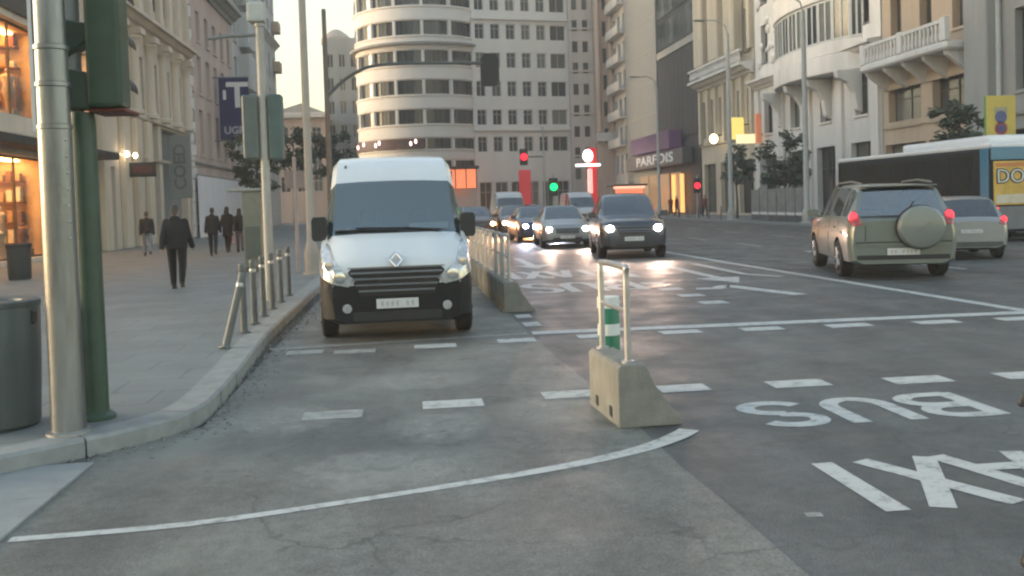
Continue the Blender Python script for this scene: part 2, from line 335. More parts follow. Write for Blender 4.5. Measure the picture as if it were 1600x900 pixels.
# older, paler surfacing of the parking lane, with an uneven seam against the road
random.seed(3)
seam = [(1.78 - 0.20*min(1, max(0, (y-4)/9)) + random.uniform(-0.02, 0.02), y) for y in [-6 + 0.8*i for i in range(100)]]
pl = [(-2.3, -6), (1.9, -6)] + seam[1:] + [(-1.7, seam[-1][1]), (-1.7, 8.0), (-2.3, 7.4)]
lane = struct(MB().add([(x, y, 0.004) for x, y in pl], [tuple(range(len(pl)))]).build('parking_lane', M['lane']))

def ribbon(pts, w):
    """flat stroke of width w along a polyline, as a strip of quads (x, y pairs)"""
    L = []; R = []
    for i, p in enumerate(pts):
        a = Vector(pts[max(i-1, 0)]); b = Vector(pts[min(i+1, len(pts)-1)]); d = (b-a).normalized(); nrm = Vector((-d.y, d.x))
        w_ = w[i] if isinstance(w, (list, tuple)) else w
        L.append(Vector(p) + nrm*w_/2); R.append(Vector(p) - nrm*w_/2)
    return L, R
def marking(name, strokes, mat, parent, z=None, polys=()):
    b = MB(); z = (0.0058 if 'erased' in name else 0.0072) if parent is lane else 0.0034
    for pts, w in strokes:
        L, R = ribbon(pts, w); n = len(L)
        b.add([(p.x, p.y, z) for p in L] + [(p.x, p.y, z) for p in R], [(i, i+1, n+i+1, n+i) for i in range(n-1)]); z += 0.0005
    for p in polys: b.add([(x, y, z) for x, y in p], [tuple(range(len(p)))]); z += 0.0005
    return b.build(name, mat, parent)
def rect(x0, x1, y0, y1): return [(x0, y0), (x1, y0), (x1, y1), (x0, y1)]
def smooth_path(P, n=6):
    out = []
    for i in range(len(P)-1):
        p0, p1, p2, p3 = [Vector(P[min(max(k, 0), len(P)-1)]) for k in (i-1, i, i+1, i+2)]
        for k in range(n):
            t = k/n; out.append(tuple(0.5*((2*p1) + (p2-p0)*t + (2*p0-5*p1+4*p2-p3)*t*t + (3*p1-p0-3*p2+p3)*t**3)))
    return out + [tuple(P[-1])]
# bay outline: long curved line from the kerb to the concrete block
arc = smooth_path([(-2.2,5.43),(-1.26,5.50),(-0.38,5.73),(0.41,5.98),(1.07,6.23),(1.57,6.50),(1.90,6.78),(2.06,6.97)], 5)
marking('curved_line', [(arc, [0.085]*12 + [lerp(0.085, 0.16, min(1, i/18)) for i in range(len(arc)-12)])], M['paint'], lane, 0.010)
# crossing: two rows of square marks
for i, (x, w, y) in enumerate([(-0.92, 0.50, 8.17), (0.09, 0.53, 8.36), (1.17, 0.46, 8.5), (2.24, 0.46, 8.52), (3.27, 0.54, 8.45), (4.36, 0.56, 8.33), (5.42, 0.56, 8.28), (6.5, 0.56, 8.25)]):
    marking('crossing_mark', [], M['paint_worn'] if i == 0 else M['paint'], lane if x < 1.6 else road, 0.010, [rect(x, x+w, y-0.15, y+0.17)])
for i, (x, w, y) in enumerate([(-1.50, 0.44, 11.87), (-0.92, 0.50, 11.75), (0.05, 0.52, 11.88), (1.10, 0.48, 12.04), (2.14, 0.5, 12.12), (3.23, 0.53, 12.12), (4.30, 0.54, 12.06), (5.44, 0.58, 12.0), (6.62, 0.58, 11.92), (7.75, 0.58, 11.88), (8.9, 0.58, 11.85), (10.0, 0.58, 11.8)]):
    marking('crossing_mark', [], M['paint_worn'] if i < 2 else M['paint'], lane if x < 1.5 else road, 0.010, [rect(x, x+w, y-0.16, y+0.16)])
marking('stop_line', [([(1.62, 12.66), (8.5, 12.44), (14, 12.3)], 0.30)], M['paint'], road, 0.010)
marking('stop_line', [([(-1.75, 12.25), (1.55, 12.62)], 0.14)], M['paint_worn'], lane, 0.010)
marking('centre_line', [([(8.62, 12.6), (8.33, 24.5), (8.3, 75)], 0.20)], M['paint'], road)
marking('lane_line', [([(5.08, 21.0), (5.05, 24.5)], 0.28)], M['paint'], road)
marking('lane_line', [([(4.9, 31.5), (5.08, 50), (5.1, 80)], 0.22)], M['paint'], road)
for y in (15.35, 16.6, 17.9, 19.3): marking('lane_mark', [], M['paint'], road, 0.010, [rect(4.78, 5.22, y-0.22, y+0.22)])
for y in (13.6, 14.6, 16.2, 17.8): marking('edge_mark', [], M['paint'], road, 0.010, [rect(1.62, 1.86, y-0.22, y+0.22)])
for x in (12.0, 15.6):
    for k in range(9): marking('lane_dash', [], M['paint'], road, 0.010, [rect(x-0.06, x+0.06, 13.5+6*k, 16.0+6*k)])
# far arrows in the oncoming lanes
marking('lane_arrow', [(smooth_path([(5.45,17.75),(5.85,17.7),(6.15,18.05),(6.4,17.2),(6.75,15.95)]), 0.30)], M['paint'], road)
marking('lane_arrow', [([(6.6,24.5),(6.6,19.8)], 0.24)], M['paint'], road, 0.010, [[(6.6,18.6),(7.1,20.0),(6.1,20.0)]])
marking('lane_arrow', [([(7.45,24.5),(7.45,20.6),(7.9,19.6)], 0.20)], M['paint'], road, 0.010)
marking('lane_arrow', [([(3.4,30),(3.4,26.2)], 0.24)], M['paint'], road, 0.010, [[(3.4,24.9),(3.95,26.3),(2.85,26.3)]])
# letters painted for traffic coming towards the camera (turned half round)
def glyph(c, cx, cy, w, h, sw):
    """strokes of a letter on a w x h cell centred on (cx, cy), reading towards -y; returns strokes, polys"""
    def T(pts): return [(cx - (u-0.5)*w, cy - (v-0.5)*h) for u, v in pts]
    A = lambda x, y, rx, ry, a0, a1, n=9: [(x + rx*cos(radians(a0+(a1-a0)*k/n)), y + ry*sin(radians(a0+(a1-a0)*k/n))) for k in range(n+1)]
    G = {'B': [[(0.1,0),(0.1,1)], [(0.1,0.94)] + A(0.55,0.74,0.35,0.20,90,-90) + [(0.1,0.54)], [(0.1,0.5)] + A(0.55,0.28,0.40,0.22,90,-90) + [(0.1,0.06)]],
         'U': [[(0.08,1),(0.08,0.4)] + A(0.5,0.36,0.42,0.30,180,360) + [(0.92,0.4),(0.92,1)]],
         'S': [A(0.5,0.74,0.40,0.20,20,270,12) + A(0.5,0.26,0.42,0.22,90,-160,12)],
         'T': [[(0,0.93),(1,0.93)], [(0.5,0.95),(0.5,0)]],
         'A': [[(0.02,0),(0.5,1)], [(0.5,1),(0.98,0)], [(0.24,0.32),(0.76,0.32)]],
         'X': [[(0.04,0),(0.96,1)], [(0.04,1),(0.96,0)]], 'I': [[(0.5,0),(0.5,1)]]}[c]
    return [(T(p), sw) for p in G]
for c, x in (('B', 4.30), ('U', 3.62), ('S', 2.93)): marking('letter', glyph(c, x, 7.32, 0.54, 0.86, 0.15), M['paint'], road)
for c, x, w in (('T', 4.22, 0.52), ('A', 3.66, 0.55), ('X', 3.10, 0.48), ('I', 2.62, 0.3)): marking('letter', glyph(c, x, 5.42, w, 0.98, 0.145), M['paint'], road)
for c, x in (('B', 4.30), ('U', 3.5), ('S', 2.7)): marking('letter', glyph(c, x, 19.2, 0.66, 2.2, 0.22), M['paint'], road)
for c, x, w in (('T', 4.3, 0.6), ('A', 3.65, 0.6), ('X', 3.0, 0.5), ('I', 2.5, 0.3)): marking('letter', glyph(c, x, 22.8, w, 2.2, 0.22), M['paint'], road)
for pg in (rect(-1.0,0.5,5.7,7.0), rect(-0.25,0.65,6.9,8.2), rect(-0.7,0.8,9.0,10.2), rect(0.6,1.7,7.2,8.6), rect(-1.6,-0.6,7.4,8.8)):
    marking('erased_marking', [], M['paint_ghost'], lane, None, [pg])
marking('paint_fleck', [], M['paint_worn'], road, 0.010, [[(2.10,4.93),(2.19,4.92),(2.2,4.99),(2.11,5.0)]])

# left pavement: kerb stones follow the bulge at the corner
kp = smooth_path([(-8.0,3.2),(-5.6,4.55),(-4.0,5.75),(-2.8,6.81),(-2.48,7.10),(-2.13,7.43),(-1.84,7.85),(-1.72,8.43),(-1.75,9.9),(-1.84,12.1),(-1.86,14.0),(-1.86,19.0)], 4)
kp = kp + [(-1.86, y) for y in (24, 30, 40, 60, 115)]
kl = [0]
for a, b in zip(kp, kp[1:]): kl.append(kl[-1] + (Vector(b)-Vector(a)).length)
def kat(s):
    for i in range(len(kl)-1):
        if s <= kl[i+1]: t = (s-kl[i])/(kl[i+1]-kl[i]); return Vector(kp[i]).lerp(Vector(kp[i+1]), t)
    return Vector(kp[-1])
def knrm(s): d = (kat(s+0.05)-kat(s-0.05)).normalized(); return Vector((-d.y, d.x))
KH, KW = 0.14, 0.28
pv = []
for s in [i*0.25 for i in range(int(kl[-1]/0.25))]:
    if s < 30 or int(s*4) % 20 == 0: p = kat(s) + knrm(s)*(KW-0.005); pv.append((p.x, p.y))
pvm = [(-13.4, 115)] + [(-13.4, 3.0)] + pv + [(-2.14, 115)]
pb = bmesh.new(); f = pb.faces.new([pb.verts.new((x, y, KH)) for x, y in pvm]); bmesh.ops.triangulate(pb, faces=[f])
me = bpy.data.meshes.new('pavement'); pb.to_mesh(me); pb.free(); me.materials.append(M['pave'])
pave = struct(link('pavement', me))
if me.polygons[0].normal.z < 0: me.flip_normals()
s = 0.3; k = 0
random.seed(11)
while s < 40:
    Ls = 0.95; n = 4; g = 0.006; b = MB(); ring = []
    h = KH + random.uniform(0.0, 0.006); sk = random.uniform(-0.006, 0.006)
    for i in range(n+1):
        q = s + g + (Ls-2*g)*i/n; p = kat(q); nn = knrm(q)
        o_ = p + nn*sk; i_ = p + nn*(KW-0.004)
        ring.append([(o_.x, o_.y, -0.02), (o_.x, o_.y, h-0.025), ((o_+nn*0.022).x, (o_+nn*0.022).y, h), (i_.x, i_.y, h), (i_.x, i_.y, -0.02)])
    vs = [v for r in ring for v in r]
    fs = [(5*i+j, 5*(i+1)+j, 5*(i+1)+(j+1) % 5, 5*i+(j+1) % 5) for i in range(n) for j in range(5)] + [(4,3,2,1,0), tuple(5*n+j for j in range(5))]
    b.add(vs, fs).build('kerb_stone', M['kerb'], pave); s += Ls
b = MB(); q0 = kat(s)
b.box(-2.14, -1.86, q0.y, 115, -0.02, KH+0.002); b.build('kerb_run', M['kerb'], pave, bevel=0.015)
# pale granite slabs at road level in front of the corner
random.seed(5)
for r in range(5):
    for c in range(4):
        x1 = -2.24 - c*0.86; y0 = 2.9 + r*0.82
        if y0 + 0.8 > 7.5 - 0.95*(-2.24 - x1) + 0.6: continue
        h = 0.016 + random.uniform(0, 0.006)
        MB().box(x1-0.85, x1, y0, y0+0.81, -0.02, h).build('slab', M['slab'], pave, bevel=0.004)
# gutter debris along the kerb: loose grit
random.seed(9); b = MB()
for i in range(900):
    s_ = random.uniform(4.5, 20); p = kat(s_) - knrm(s_)*abs(random.gauss(0.02, 0.16)); r = random.uniform(0.004, 0.014)
    b.obox((p.x, p.y, 0.006+r*0.4), (r*2, r*1.6, r), random.uniform(0, 3))
tag(b.build('grit', pm('grit', (0.24, 0.235, 0.22), 0.9, 0.5, 30)), 'pale grit and litter collected along the left kerb', 'grit', kind='stuff')
# right pavement
rp = struct(MB().box(21.48, 27.0, -6, 135, -0.03, 0.14).build('pavement_far_side', M['pave']))
for k in range(30): MB().box(21.2, 21.475, 32+2*k, 33.99+2*k, -0.03, 0.145).build('kerb_stone', M['kerb'], rp, bevel=0.012)

# ------------------------------------------------------------------ buildings
def wall_grid(b, o, u, nrm, Wd, H, holes, depth, m=0, mr=0):
    """wall plane with real openings and reveals: o = lower corner, u along the wall, nrm outwards"""
    o = Vector(o); u = Vector(u).normalized(); nrm = Vector(nrm).normalized(); Z = Vector((0,0,1))
    us = sorted({0.0, Wd} | {h[0] for h in holes} | {h[1] for h in holes}); vs = sorted({0.0, H} | {h[2] for h in holes} | {h[3] for h in holes})
    P = lambda a, c, d=0.0: o + u*a + Z*c - nrm*d
    for i in range(len(us)-1):
        run = None
        for j in range(len(vs)-1):
            cu, cv = (us[i]+us[i+1])/2, (vs[j]+vs[j+1])/2
            if not any(h[0] < cu < h[1] and h[2] < cv < h[3] for h in holes):
                b.add([P(us[i],vs[j]),P(us[i+1],vs[j]),P(us[i+1],vs[j+1]),P(us[i],vs[j+1])], [(0,1,2,3)], m)
    for h in holes:
        a0, a1, c0, c1 = h
        for q in ([(a0,c0),(a1,c0)],[(a1,c0),(a1,c1)],[(a1,c1),(a0,c1)],[(a0,c1),(a0,c0)]):
            (p, r_), (s_, t) = q; b.add([P(p,r_),P(s_,t),P(s_,t,depth),P(p,r_,depth)], [(0,1,2,3)], mr)
WM = {}
def win(root, pos, u, nrm, w, h, frame, pane, style='cross', fw=0.07, loc0=Vector((0,0,0)), name='window'):
    """one window: frame with glazing bars, glass pane as its sub-part"""
    u = Vector(u).normalized(); nrm = Vector(nrm).normalized()
    key = (round(w,3), round(h,3), frame.name, pane.name, style)
    if key not in WM:
        f = MB(); f.box(0,fw,-0.04,0.04,0,h); f.box(w-fw,w,-0.04,0.04,0,h); f.box(fw,w-fw,-0.04,0.04,0,fw); f.box(fw,w-fw,-0.04,0.04,h-fw,h)
        if style in ('cross','mid'): f.box(w/2-fw/2, w/2+fw/2, -0.035, 0.035, fw, h-fw)
        if style == 'cross': f.box(fw, w-fw, -0.03, 0.03, h*0.68, h*0.68+fw*0.8)
        if style == 'many':
            for k in range(1, max(2, int(w/0.9))): x = w*k/max(2, int(w/0.9)); f.box(x-fw*0.4, x+fw*0.4, -0.035, 0.035, fw, h-fw)
        p = MB().add([(fw*0.5,0.012,fw*0.5),(w-fw*0.5,0.012,fw*0.5),(w-fw*0.5,0.012,h-fw*0.5),(fw*0.5,0.012,h-fw*0.5)], [(0,1,2,3)])
        WM[key] = (f.mesh('window_frame', frame), p.mesh('pane', pane))
    f, p = WM[key]
    a = math.atan2(u.y, u.x)
    if Vector((0,-1,0)).xyz.dot(Matrix.Rotation(-a,3,'Z') @ nrm) < 0:          # frame faces -y locally: turn it about if needed
        a += pi; pos = Vector(pos) + u*w
    o = link(name, f, root, Vector(pos)-loc0, a); link('pane', p, o); return o

FR = {'white': pm('window_frame_white', (0.55,0.55,0.53), 0.5, 0.08, 4), 'dark': pm('window_frame_dark', (0.06,0.06,0.06), 0.5, 0.1, 4), 'brown': pm('window_frame_brown', (0.12,0.08,0.05), 0.5, 0.1, 4)}
def stone(name, c, var=0.16, sc=0.8): return pm(name, c, 0.85, var, sc, bump=0.25, bscale=22, streak=True)
ST = dict(white=stone('limestone_white', (0.72,0.685,0.645)), cream=stone('limestone_cream', (0.62,0.53,0.41)), grey=stone('granite_grey', (0.33,0.325,0.31)),
          pink=stone('stone_pink', (0.54,0.43,0.375)), beige=stone('stone_beige', (0.62,0.53,0.43)), pale=stone('render_pale', (0.52,0.53,0.52)),
          brick=stone('warm_render', (0.52,0.40,0.29)), capitol=stone('capitol_stone', (0.80,0.765,0.725), 0.10, 0.25), blank=stone('cement_render', (0.195,0.208,0.215), 0.12, 0.3), green=stone('cladding_grey_green', (0.24,0.26,0.245)))
def shell(root, x0, x1, y0, y1, H, mat, skip, name='rear_walls'):
    """plain walls and flat roof behind a street front; skip = the side(s) built as a front"""
    b = MB()
    F = {'x0': [(x0,y1,0),(x0,y0,0),(x0,y0,H),(x0,y1,H)], 'x1': [(x1,y0,0),(x1,y1,0),(x1,y1,H),(x1,y0,H)], 'y0': [(x0,y0,0),(x1,y0,0),(x1,y0,H),(x0,y0,H)], 'y1': [(x1,y1,0),(x0,y1,0),(x0,y1,H),(x1,y1,H)]}
    for k, p in F.items():
        if k not in skip: b.add(p, [(0,1,2,3)])
    b.add([(x0,y0,H),(x1,y0,H),(x1,y1,H),(x0,y1,H)], [(0,1,2,3)])
    return b.build(name, mat, root, norm=False)
def cornice(root, side, X, y0, y1, z, prof, mat, name='cornice', bevel=0.0):
    """moulding running along a street front at x = X; prof = (projection, height) outline"""
    s_ = 1 if side == 'L' else -1                      # left fronts face +x, right fronts face -x
    P = [(X - s_*0.02, z + prof[0][1])] + [(X + s_*p, z + h) for p, h in prof] + [(X - s_*0.02, z + prof[-1][1])]
    b = MB(); b.add([(x, y0, zz) for x, zz in P] + [(x, y1, zz) for x, zz in P],
        [tuple(range(len(P))), tuple(range(2*len(P)-1, len(P)-1, -1))] + [(i, (i+1) % len(P), (i+1) % len(P)+len(P), i+len(P)) for i in range(len(P))])
    return b.build(name, mat, root)
CORN = [(0.0,0.0),(0.10,0.02),(0.16,0.16),(0.30,0.24),(0.42,0.42),(0.55,0.46),(0.55,0.62),(0.0,0.74)]
SILL = [(0.0,0.0),(0.14,0.02),(0.18,0.14),(0.0,0.20)]
def front(root, side, X, y0, y1, H, rows, mat, pane, frame, depth=0.28, style='cross', sills=True, name='wall'):
    """street front with rows of windows: rows = [(z0, z1, count, width)]"""
    s_ = 1 if side == 'L' else -1
    o, u, nrm = ((X, y0, 0), (0,1,0), (s_,0,0)); Wd = y1-y0; holes = []; ws = []
    for (z0, z1, n, w) in rows:
        for k in range(n):
            c = Wd*(k+0.5)/n; holes.append((c-w/2, c+w/2, z0, z1)); ws.append((c-w/2, z0, w, z1-z0))
    b = MB(); wall_grid(b, o, u, nrm, Wd, H, holes, depth); wl = b.build(name, mat, root, norm=False)
    for (c, z0, w, h) in ws:
        wn = win(root, (X - s_*depth, y0+c, z0), u, nrm, w, h, frame, pane, style)
        if sills:
            k = ('sill', round(w,2))
            if k not in WM: WM[k] = MB().box(-0.08, w+0.08, -depth-0.10, -depth+0.35-0.36, -0.14, -0.005).mesh('sill', mat)
            link('sill', WM[k], wn)
    return wl

# --- left side, nearest: stone shop building with lit windows and a colonnade above
XL = -13.4
A = thing('shop_building', 'beige stone building with lit shop windows and columns at the left edge', 'building')
Y0, Y1 = 24.0, 62.2
openings = [(24.6,27.6),(28.4,32.8),(33.2,38.4),(39.6,43.4)]
holes = []
for a, b_ in openings: holes.append((a-Y0, b_-Y0, 0.3, 3.95)); holes.append((a-Y0+0.1, b_-Y0-0.1, 5.35, 8.7))
holes += [(45.1-Y0,46.6-Y0,0.15,4.0),(53.7-Y0,54.9-Y0,0.15,6.6),(55.6-Y0,61.6-Y0,0.15,6.5)]
for k in range(6): holes.append((45.2-Y0+2.85*k, 46.7-Y0+2.85*k, 6.9, 9.9)); 
holes = [h for h in holes if not (h[2] == 6.9 and h[0] > 61-Y0)]
for k in range(13): holes.append((0.9+2.95*k, 2.3+2.95*k, 12.9, 15.6)); holes.append((0.9+2.95*k, 2.3+2.95*k, 17.0, 19.6))
b = MB(); wall_grid(b, (XL,Y0,0), (0,1,0), (1,0,0), Y1-Y0, 21.0, holes, 0.45); b.build('wall', ST['beige'], A, norm=False)
shell(A, -29, XL, Y0, Y1, 21.0, ST['beige'], ('x1',))
cornice(A, 'L', XL, Y0, Y1, 11.1, [(p*1.5, h*1.15) for p, h in CORN], ST['beige'])
cornice(A, 'L', XL, Y0, Y1, 4.55, SILL, ST['beige'], 'string_course'); cornice(A, 'L', XL, 44, Y1, 6.62, SILL, ST['beige'], 'string_course')
cornice(A, 'L', XL, Y0, Y1, 20.2, CORN, ST['beige'])
for h in holes:
    if h[2] in (6.9, 12.9, 17.0): win(A, (XL-0.4, Y0+h[0], h[2]), (0,1,0), (1,0,0), h[1]-h[0], h[3]-h[2], FR['brown'], M['pane'])
for k in range(7):                                         # engaged columns with capitals between the first-floor windows
    y = 44.55 + 2.85*k
    col = MB().lathe([(0.42,6.82),(0.42,7.0),(0.33,7.08),(0.30,8.6),(0.27,10.1),(0.30,10.2),(0.40,10.55),(0.46,10.6),(0.46,10.75)], 14, (XL+0.10, y, 0)).build('column', ST['beige'], A, smooth=40)
    MB().box(XL-0.1, XL+0.62, y-0.46, y+0.46, 10.76, 11.08).build('capital_block', ST['beige'], col)
for k in range(9): MB().box(XL+0.002, XL+0.30, 44.35+2.2*k, 44.95+2.2*k, 11.95, 20.0).build('pilaster', ST['beige'], A)
for k, y in enumerate((44.2, 47.4, 49.6, 51.8)): MB().box(XL+0.002, XL+0.28, y, y+0.9, 0.14, 6.55).build('pier', ST['cream'], A, bevel=0.03)
warm = lamp('shop_light', (1.0, 0.36, 0.09), 0.9, (0.6,0.3,0.12)); warmb = lamp('shop_light_bright', (1.0, 0.50, 0.18), 9.0, (0.7,0.45,0.2))
shopw = pm('shop_interior', (0.72,0.48,0.27), 0.8, 0.3, 1.5); shopd = pm('shop_goods', (0.22,0.10,0.05), 0.8, 0.4, 3)
random.seed(21)
for i, (a, b_) in enumerate(openings):
    for z0, z1, lv in ((0.3,3.95,0),(5.35,8.7,1)):
        rm = MB(); xb = XL-3.2
        rm.add([(xb,a,z0),(xb,b_,z0),(xb,b_,z1),(xb,a,z1)], [(0,1,2,3)]); rm.add([(xb,a,z0),(XL-0.45,a,z0),(XL-0.45,a,z1),(xb,a,z1)], [(0,1,2,3)]); rm.add([(xb,b_,z0),(XL-0.45,b_,z0),(XL-0.45,b_,z1),(xb,b_,z1)], [(0,1,2,3)])
        rm.add([(xb,a,z0),(xb,b_,z0),(XL-0.45,b_,z0),(XL-0.45,a,z0)], [(0,1,2,3)]); rm.add([(xb,a,z1),(xb,b_,z1),(XL-0.45,b_,z1),(XL-0.45,a,z1)], [(0,1,2,3)])
        rr = rm.build('shop_room', shopw, A)
        for k in range(2): MB().box(XL-2.4+k*1.1, XL-2.1+k*1.1, a+0.3, b_-0.3, z1-0.08, z1-0.02).build('ceiling_lamp', warmb, rr)
        MB().box(xb+0.05, xb+0.10, a+0.4, b_-0.4, z0+0.9, z1-0.5).build('lit_display', warm, rr)
        for k in range(4): MB().box(xb+0.12, xb+0.55, a+0.5, b_-0.5, z0+0.6+k*0.75, z0+0.65+k*0.75).build('shelf', shopd, rr)
        for q in range(4):                                    # goods on shelves along the far side wall of the room
            zz = z0+0.45+q*0.78; sfh = MB().box(XL-2.9, XL-0.9, b_-0.45, b_-0.04, zz, zz+0.05).build('side_shelf', shopd, rr)
            for g in range(6):
                gx = XL-2.75+g*0.31; gh = random.uniform(0.2,0.55); MB().box(gx, gx+0.22, b_-0.40, b_-0.12, zz+0.055, zz+0.055+gh).build('goods', [shopd, MATS.get('mannequin_white') or pm('mannequin_white',(0.75,0.68,0.58),0.6,0.2,5), pm('goods_red',(0.30,0.07,0.04),0.7,0.3,5), pm('goods_tan',(0.5,0.3,0.15),0.7,0.3,5)][random.randrange(4)], sfh, bevel=0.02)
        for k in range(5):
            y = lerp(a+0.5, b_-0.5, (k+random.random()*0.5)/5); h = random.uniform(0.8,1.7)
            g_ = MB(); x = XL-random.uniform(0.7,1.2)
            g_.lathe([(0.10,0),(0.13,h*0.25),(0.22,h*0.45),(0.16,h*0.62),(0.24,h*0.78),(0.20,h*0.84),(0.06,h*0.88),(0.10,h*0.95),(0.001,h*1.02)], 12, (x,y,z0+0.3)); g_.box(x-0.25,x+0.25,y-0.3,y+0.3,z0+0.01,z0+0.3)
            g_.build('mannequin', [pm('mannequin_cream',(0.72,0.58,0.42),0.6,0.2,5), shopd, pm('mannequin_white',(0.75,0.68,0.58),0.6,0.2,5)][k % 3], rr, smooth=50)
        w_ = win(A, (XL-0.35, a+(0.1 if lv else 0), z0), (0,1,0), (1,0,0), b_-a-(0.2 if lv else 0), z1-z0, FR['brown'], glass('shop_glass', (0.05,0.03,0.02), 0.95, 0.05, 0.05), 'mid', name='shop_window')
    MB().box(XL, XL+1.1, a-0.2, b_+0.2, 4.15, 4.45).build('awning', pm('awning_dark', (0.03,0.028,0.026), 0.8, 0.2, 5), A, bevel=0.03)
    MB().box(XL+0.004, XL+0.12, a+0.2, b_-0.2, 8.95, 9.6).build('fascia', pm('fascia_dark', (0.05,0.045,0.04), 0.6, 0.2, 4), A)
win(A, (XL-0.42, 53.7, 0.15), (0,1,0), (1,0,0), 1.2, 6.45, FR['dark'], M['pane'], 'cross', name='door_glazing'); win(A, (XL-0.42, 45.1, 0.15), (0,1,0), (1,0,0), 1.5, 3.85, FR['brown'], M['pane'], 'cross', name='door_glazing')
MB().add([(XL-0.42,55.6,0.15),(XL-0.42,61.6,0.15),(XL-0.42,61.6,6.5),(XL-0.42,55.6,6.5)], [(0,1,2,3)]).build('shop_panel', ST['green'], A)
for y in (47.2, 48.6): 
    o = MB().ball((XL+0.42, y, 4.62), (0.10,0.10,0.13), 12).build('wall_lamp', lamp('globe_lamp', (1.0,0.80,0.55), 7), A, smooth=60)
    MB().tube([(XL+0.2,y,4.62),(XL+0.3,y,4.72),(XL+0.42,y,4.74)], 0.02, 6).build('bracket', M['black'], o)
o = MB().box(XL+0.28, XL+1.5, 48.0, 48.12, 3.55, 4.25).build('hanging_sign', M['black'], A, bevel=0.01)
MB().box(XL+0.42, XL+1.36, 47.985, 47.998, 3.72, 4.08).build('sign_face', pm('sign_maroon', (0.10,0.03,0.025), 0.5, 0.5, 5), o)
o = MB().box(XL+0.02, XL+1.25, 57.0, 57.2, 2.6, 6.2).build('blade_sign', ST['green'], A, bevel=0.02)
lettering('COED', 0.95, pm('sign_grey', (0.14,0.15,0.155), 0.6, 0.1, 3), o, (XL+0.66, 56.98, 4.4), (pi/2, -pi/2, 0), 0.012, 0.02)

# --- left side: pinkish building with quoins, white hoarding along its foot
B = thing('corner_building', 'pinkish stone building with white corner stones behind the shop building', 'building')
rows = [(5.6,8.6,6,1.3),(9.7,12.2,6,1.3),(13.2,15.2,6,1.2)]
front(B, 'L', XL, 62.4, 79.2, 17.6, rows, ST['pink'], M['pane'], FR['white'], 0.3)
shell(B, -29, XL, 62.4, 79.2, 17.6, ST['pink'], ('x1',))
cornice(B, 'L', XL, 62.4, 79.2, 16.6, [(p*1.7, h*1.4) for p, h in CORN], ST['grey']); cornice(B, 'L', XL, 62.4, 79.2, 4.9, SILL, ST['grey'], 'string_course')
for k in range(22): MB().box(XL+0.002, XL+0.16, 62.42, 63.3 + (0.5 if k % 2 else 0), 0.2+0.74*k, 0.2+0.74*k+0.70).build('quoin', ST['white'], B, bevel=0.02)
hd = thing('hoarding', 'plain white hoarding along the foot of the pinkish building', 'hoarding')
for k in range(9): MB().box(XL+0.35, XL+0.40, 62.9+2.3*k, 65.15+2.3*k, 0.14, 4.1).build('panel', pm('hoarding_white', (0.78,0.80,0.83), 0.55, 0.06, 2), hd)
MB().box(XL+0.36, XL+0.40, 62.6, 83.8, 4.1, 4.2).build('capping', M['greymetal'], hd)
bn = thing('banner_sign', 'dark blue vertical banner with a large white T on the left row of buildings', 'banner')
MB().box(-13.0, -10.9, 70.95, 71.05, 6.9, 11.3).build('cloth', pm('banner_blue', (0.012,0.016,0.095), 0.7, 0.15, 1.5), bn)
MB().tube([(-13.5,71,11.35),(-10.85,71,11.35)], 0.05, 8).build('pole', M['greymetal'], bn); MB().tube([(-13.5,71,6.85),(-10.85,71,6.85)], 0.05, 8).build('pole', M['greymetal'], bn)
lettering('T', 2.5, M['white'], bn, (-11.7, 70.94, 10.0), bold=0.06); lettering('\u0131', 1.3, M['white'], bn, (-12.6, 70.94, 10.2), bold=0.05)
lettering('UGR.', 0.72, pm('banner_grey', (0.4,0.4,0.45), 0.6, 0.1, 3), bn, (-11.9, 70.94, 7.55), bold=0.03)

C_ = thing('apartment_building', 'tall pale grey building at the end of the left row against the sky', 'building')
rows = [(5.2+3.5*k, 7.4+3.5*k, 8, 1.3) for k in range(7)]
front(C_, 'L', XL, 79.4, 106.5, 31, rows, ST['pale'], M['pane'], FR['white'], 0.3)
b = MB(); wall_grid(b, (XL,106.5,0), (-1,0,0), (0,1,0), 15.6, 31, [], 0.2); b.build('end_wall', ST['brick'], C_, norm=False)  # sunset light put into the colour: warm render on the end of a pale building
b = MB(); wall_grid(b, (-29,79.4,0), (1,0,0), (0,-1,0), 15.6, 31, [(9.5+k*2.2, 10.6+k*2.2, 19+3.2*j, 20.6+3.2*j) for k in range(2) for j in range(3)], 0.2); b.build('party_wall', ST['pale'], C_, norm=False)
for k in range(2):
    for j in range(3): win(C_, (-29+9.5+k*2.2, 79.6, 19+3.2*j), (1,0,0), (0,-1,0), 1.1, 1.6, FR['white'], M['pane'])
shell(C_, -29, XL, 79.4, 106.5, 31, ST['pale'], ('x1','y0','y1'))
for z in (8.6, 18.9, 29.8): cornice(C_, 'L', XL, 79.4, 106.6, z, CORN, ST['pale'])
for k in range(7): MB().box(XL+0.002, XL+0.85, 83.0, 86.4, 5.0+3.5*k, 7.9+3.5*k).build('bay', ST['pale'], C_, bevel=0.03)
for k in range(5): MB().box(XL+0.002, XL+0.7, 104.4, 106.3, 8.0+4.2*k, 9.1+4.2*k).build('balcony', ST['brick'], C_, bevel=0.03)  # balconies share the painted sunset warmth of the end wall

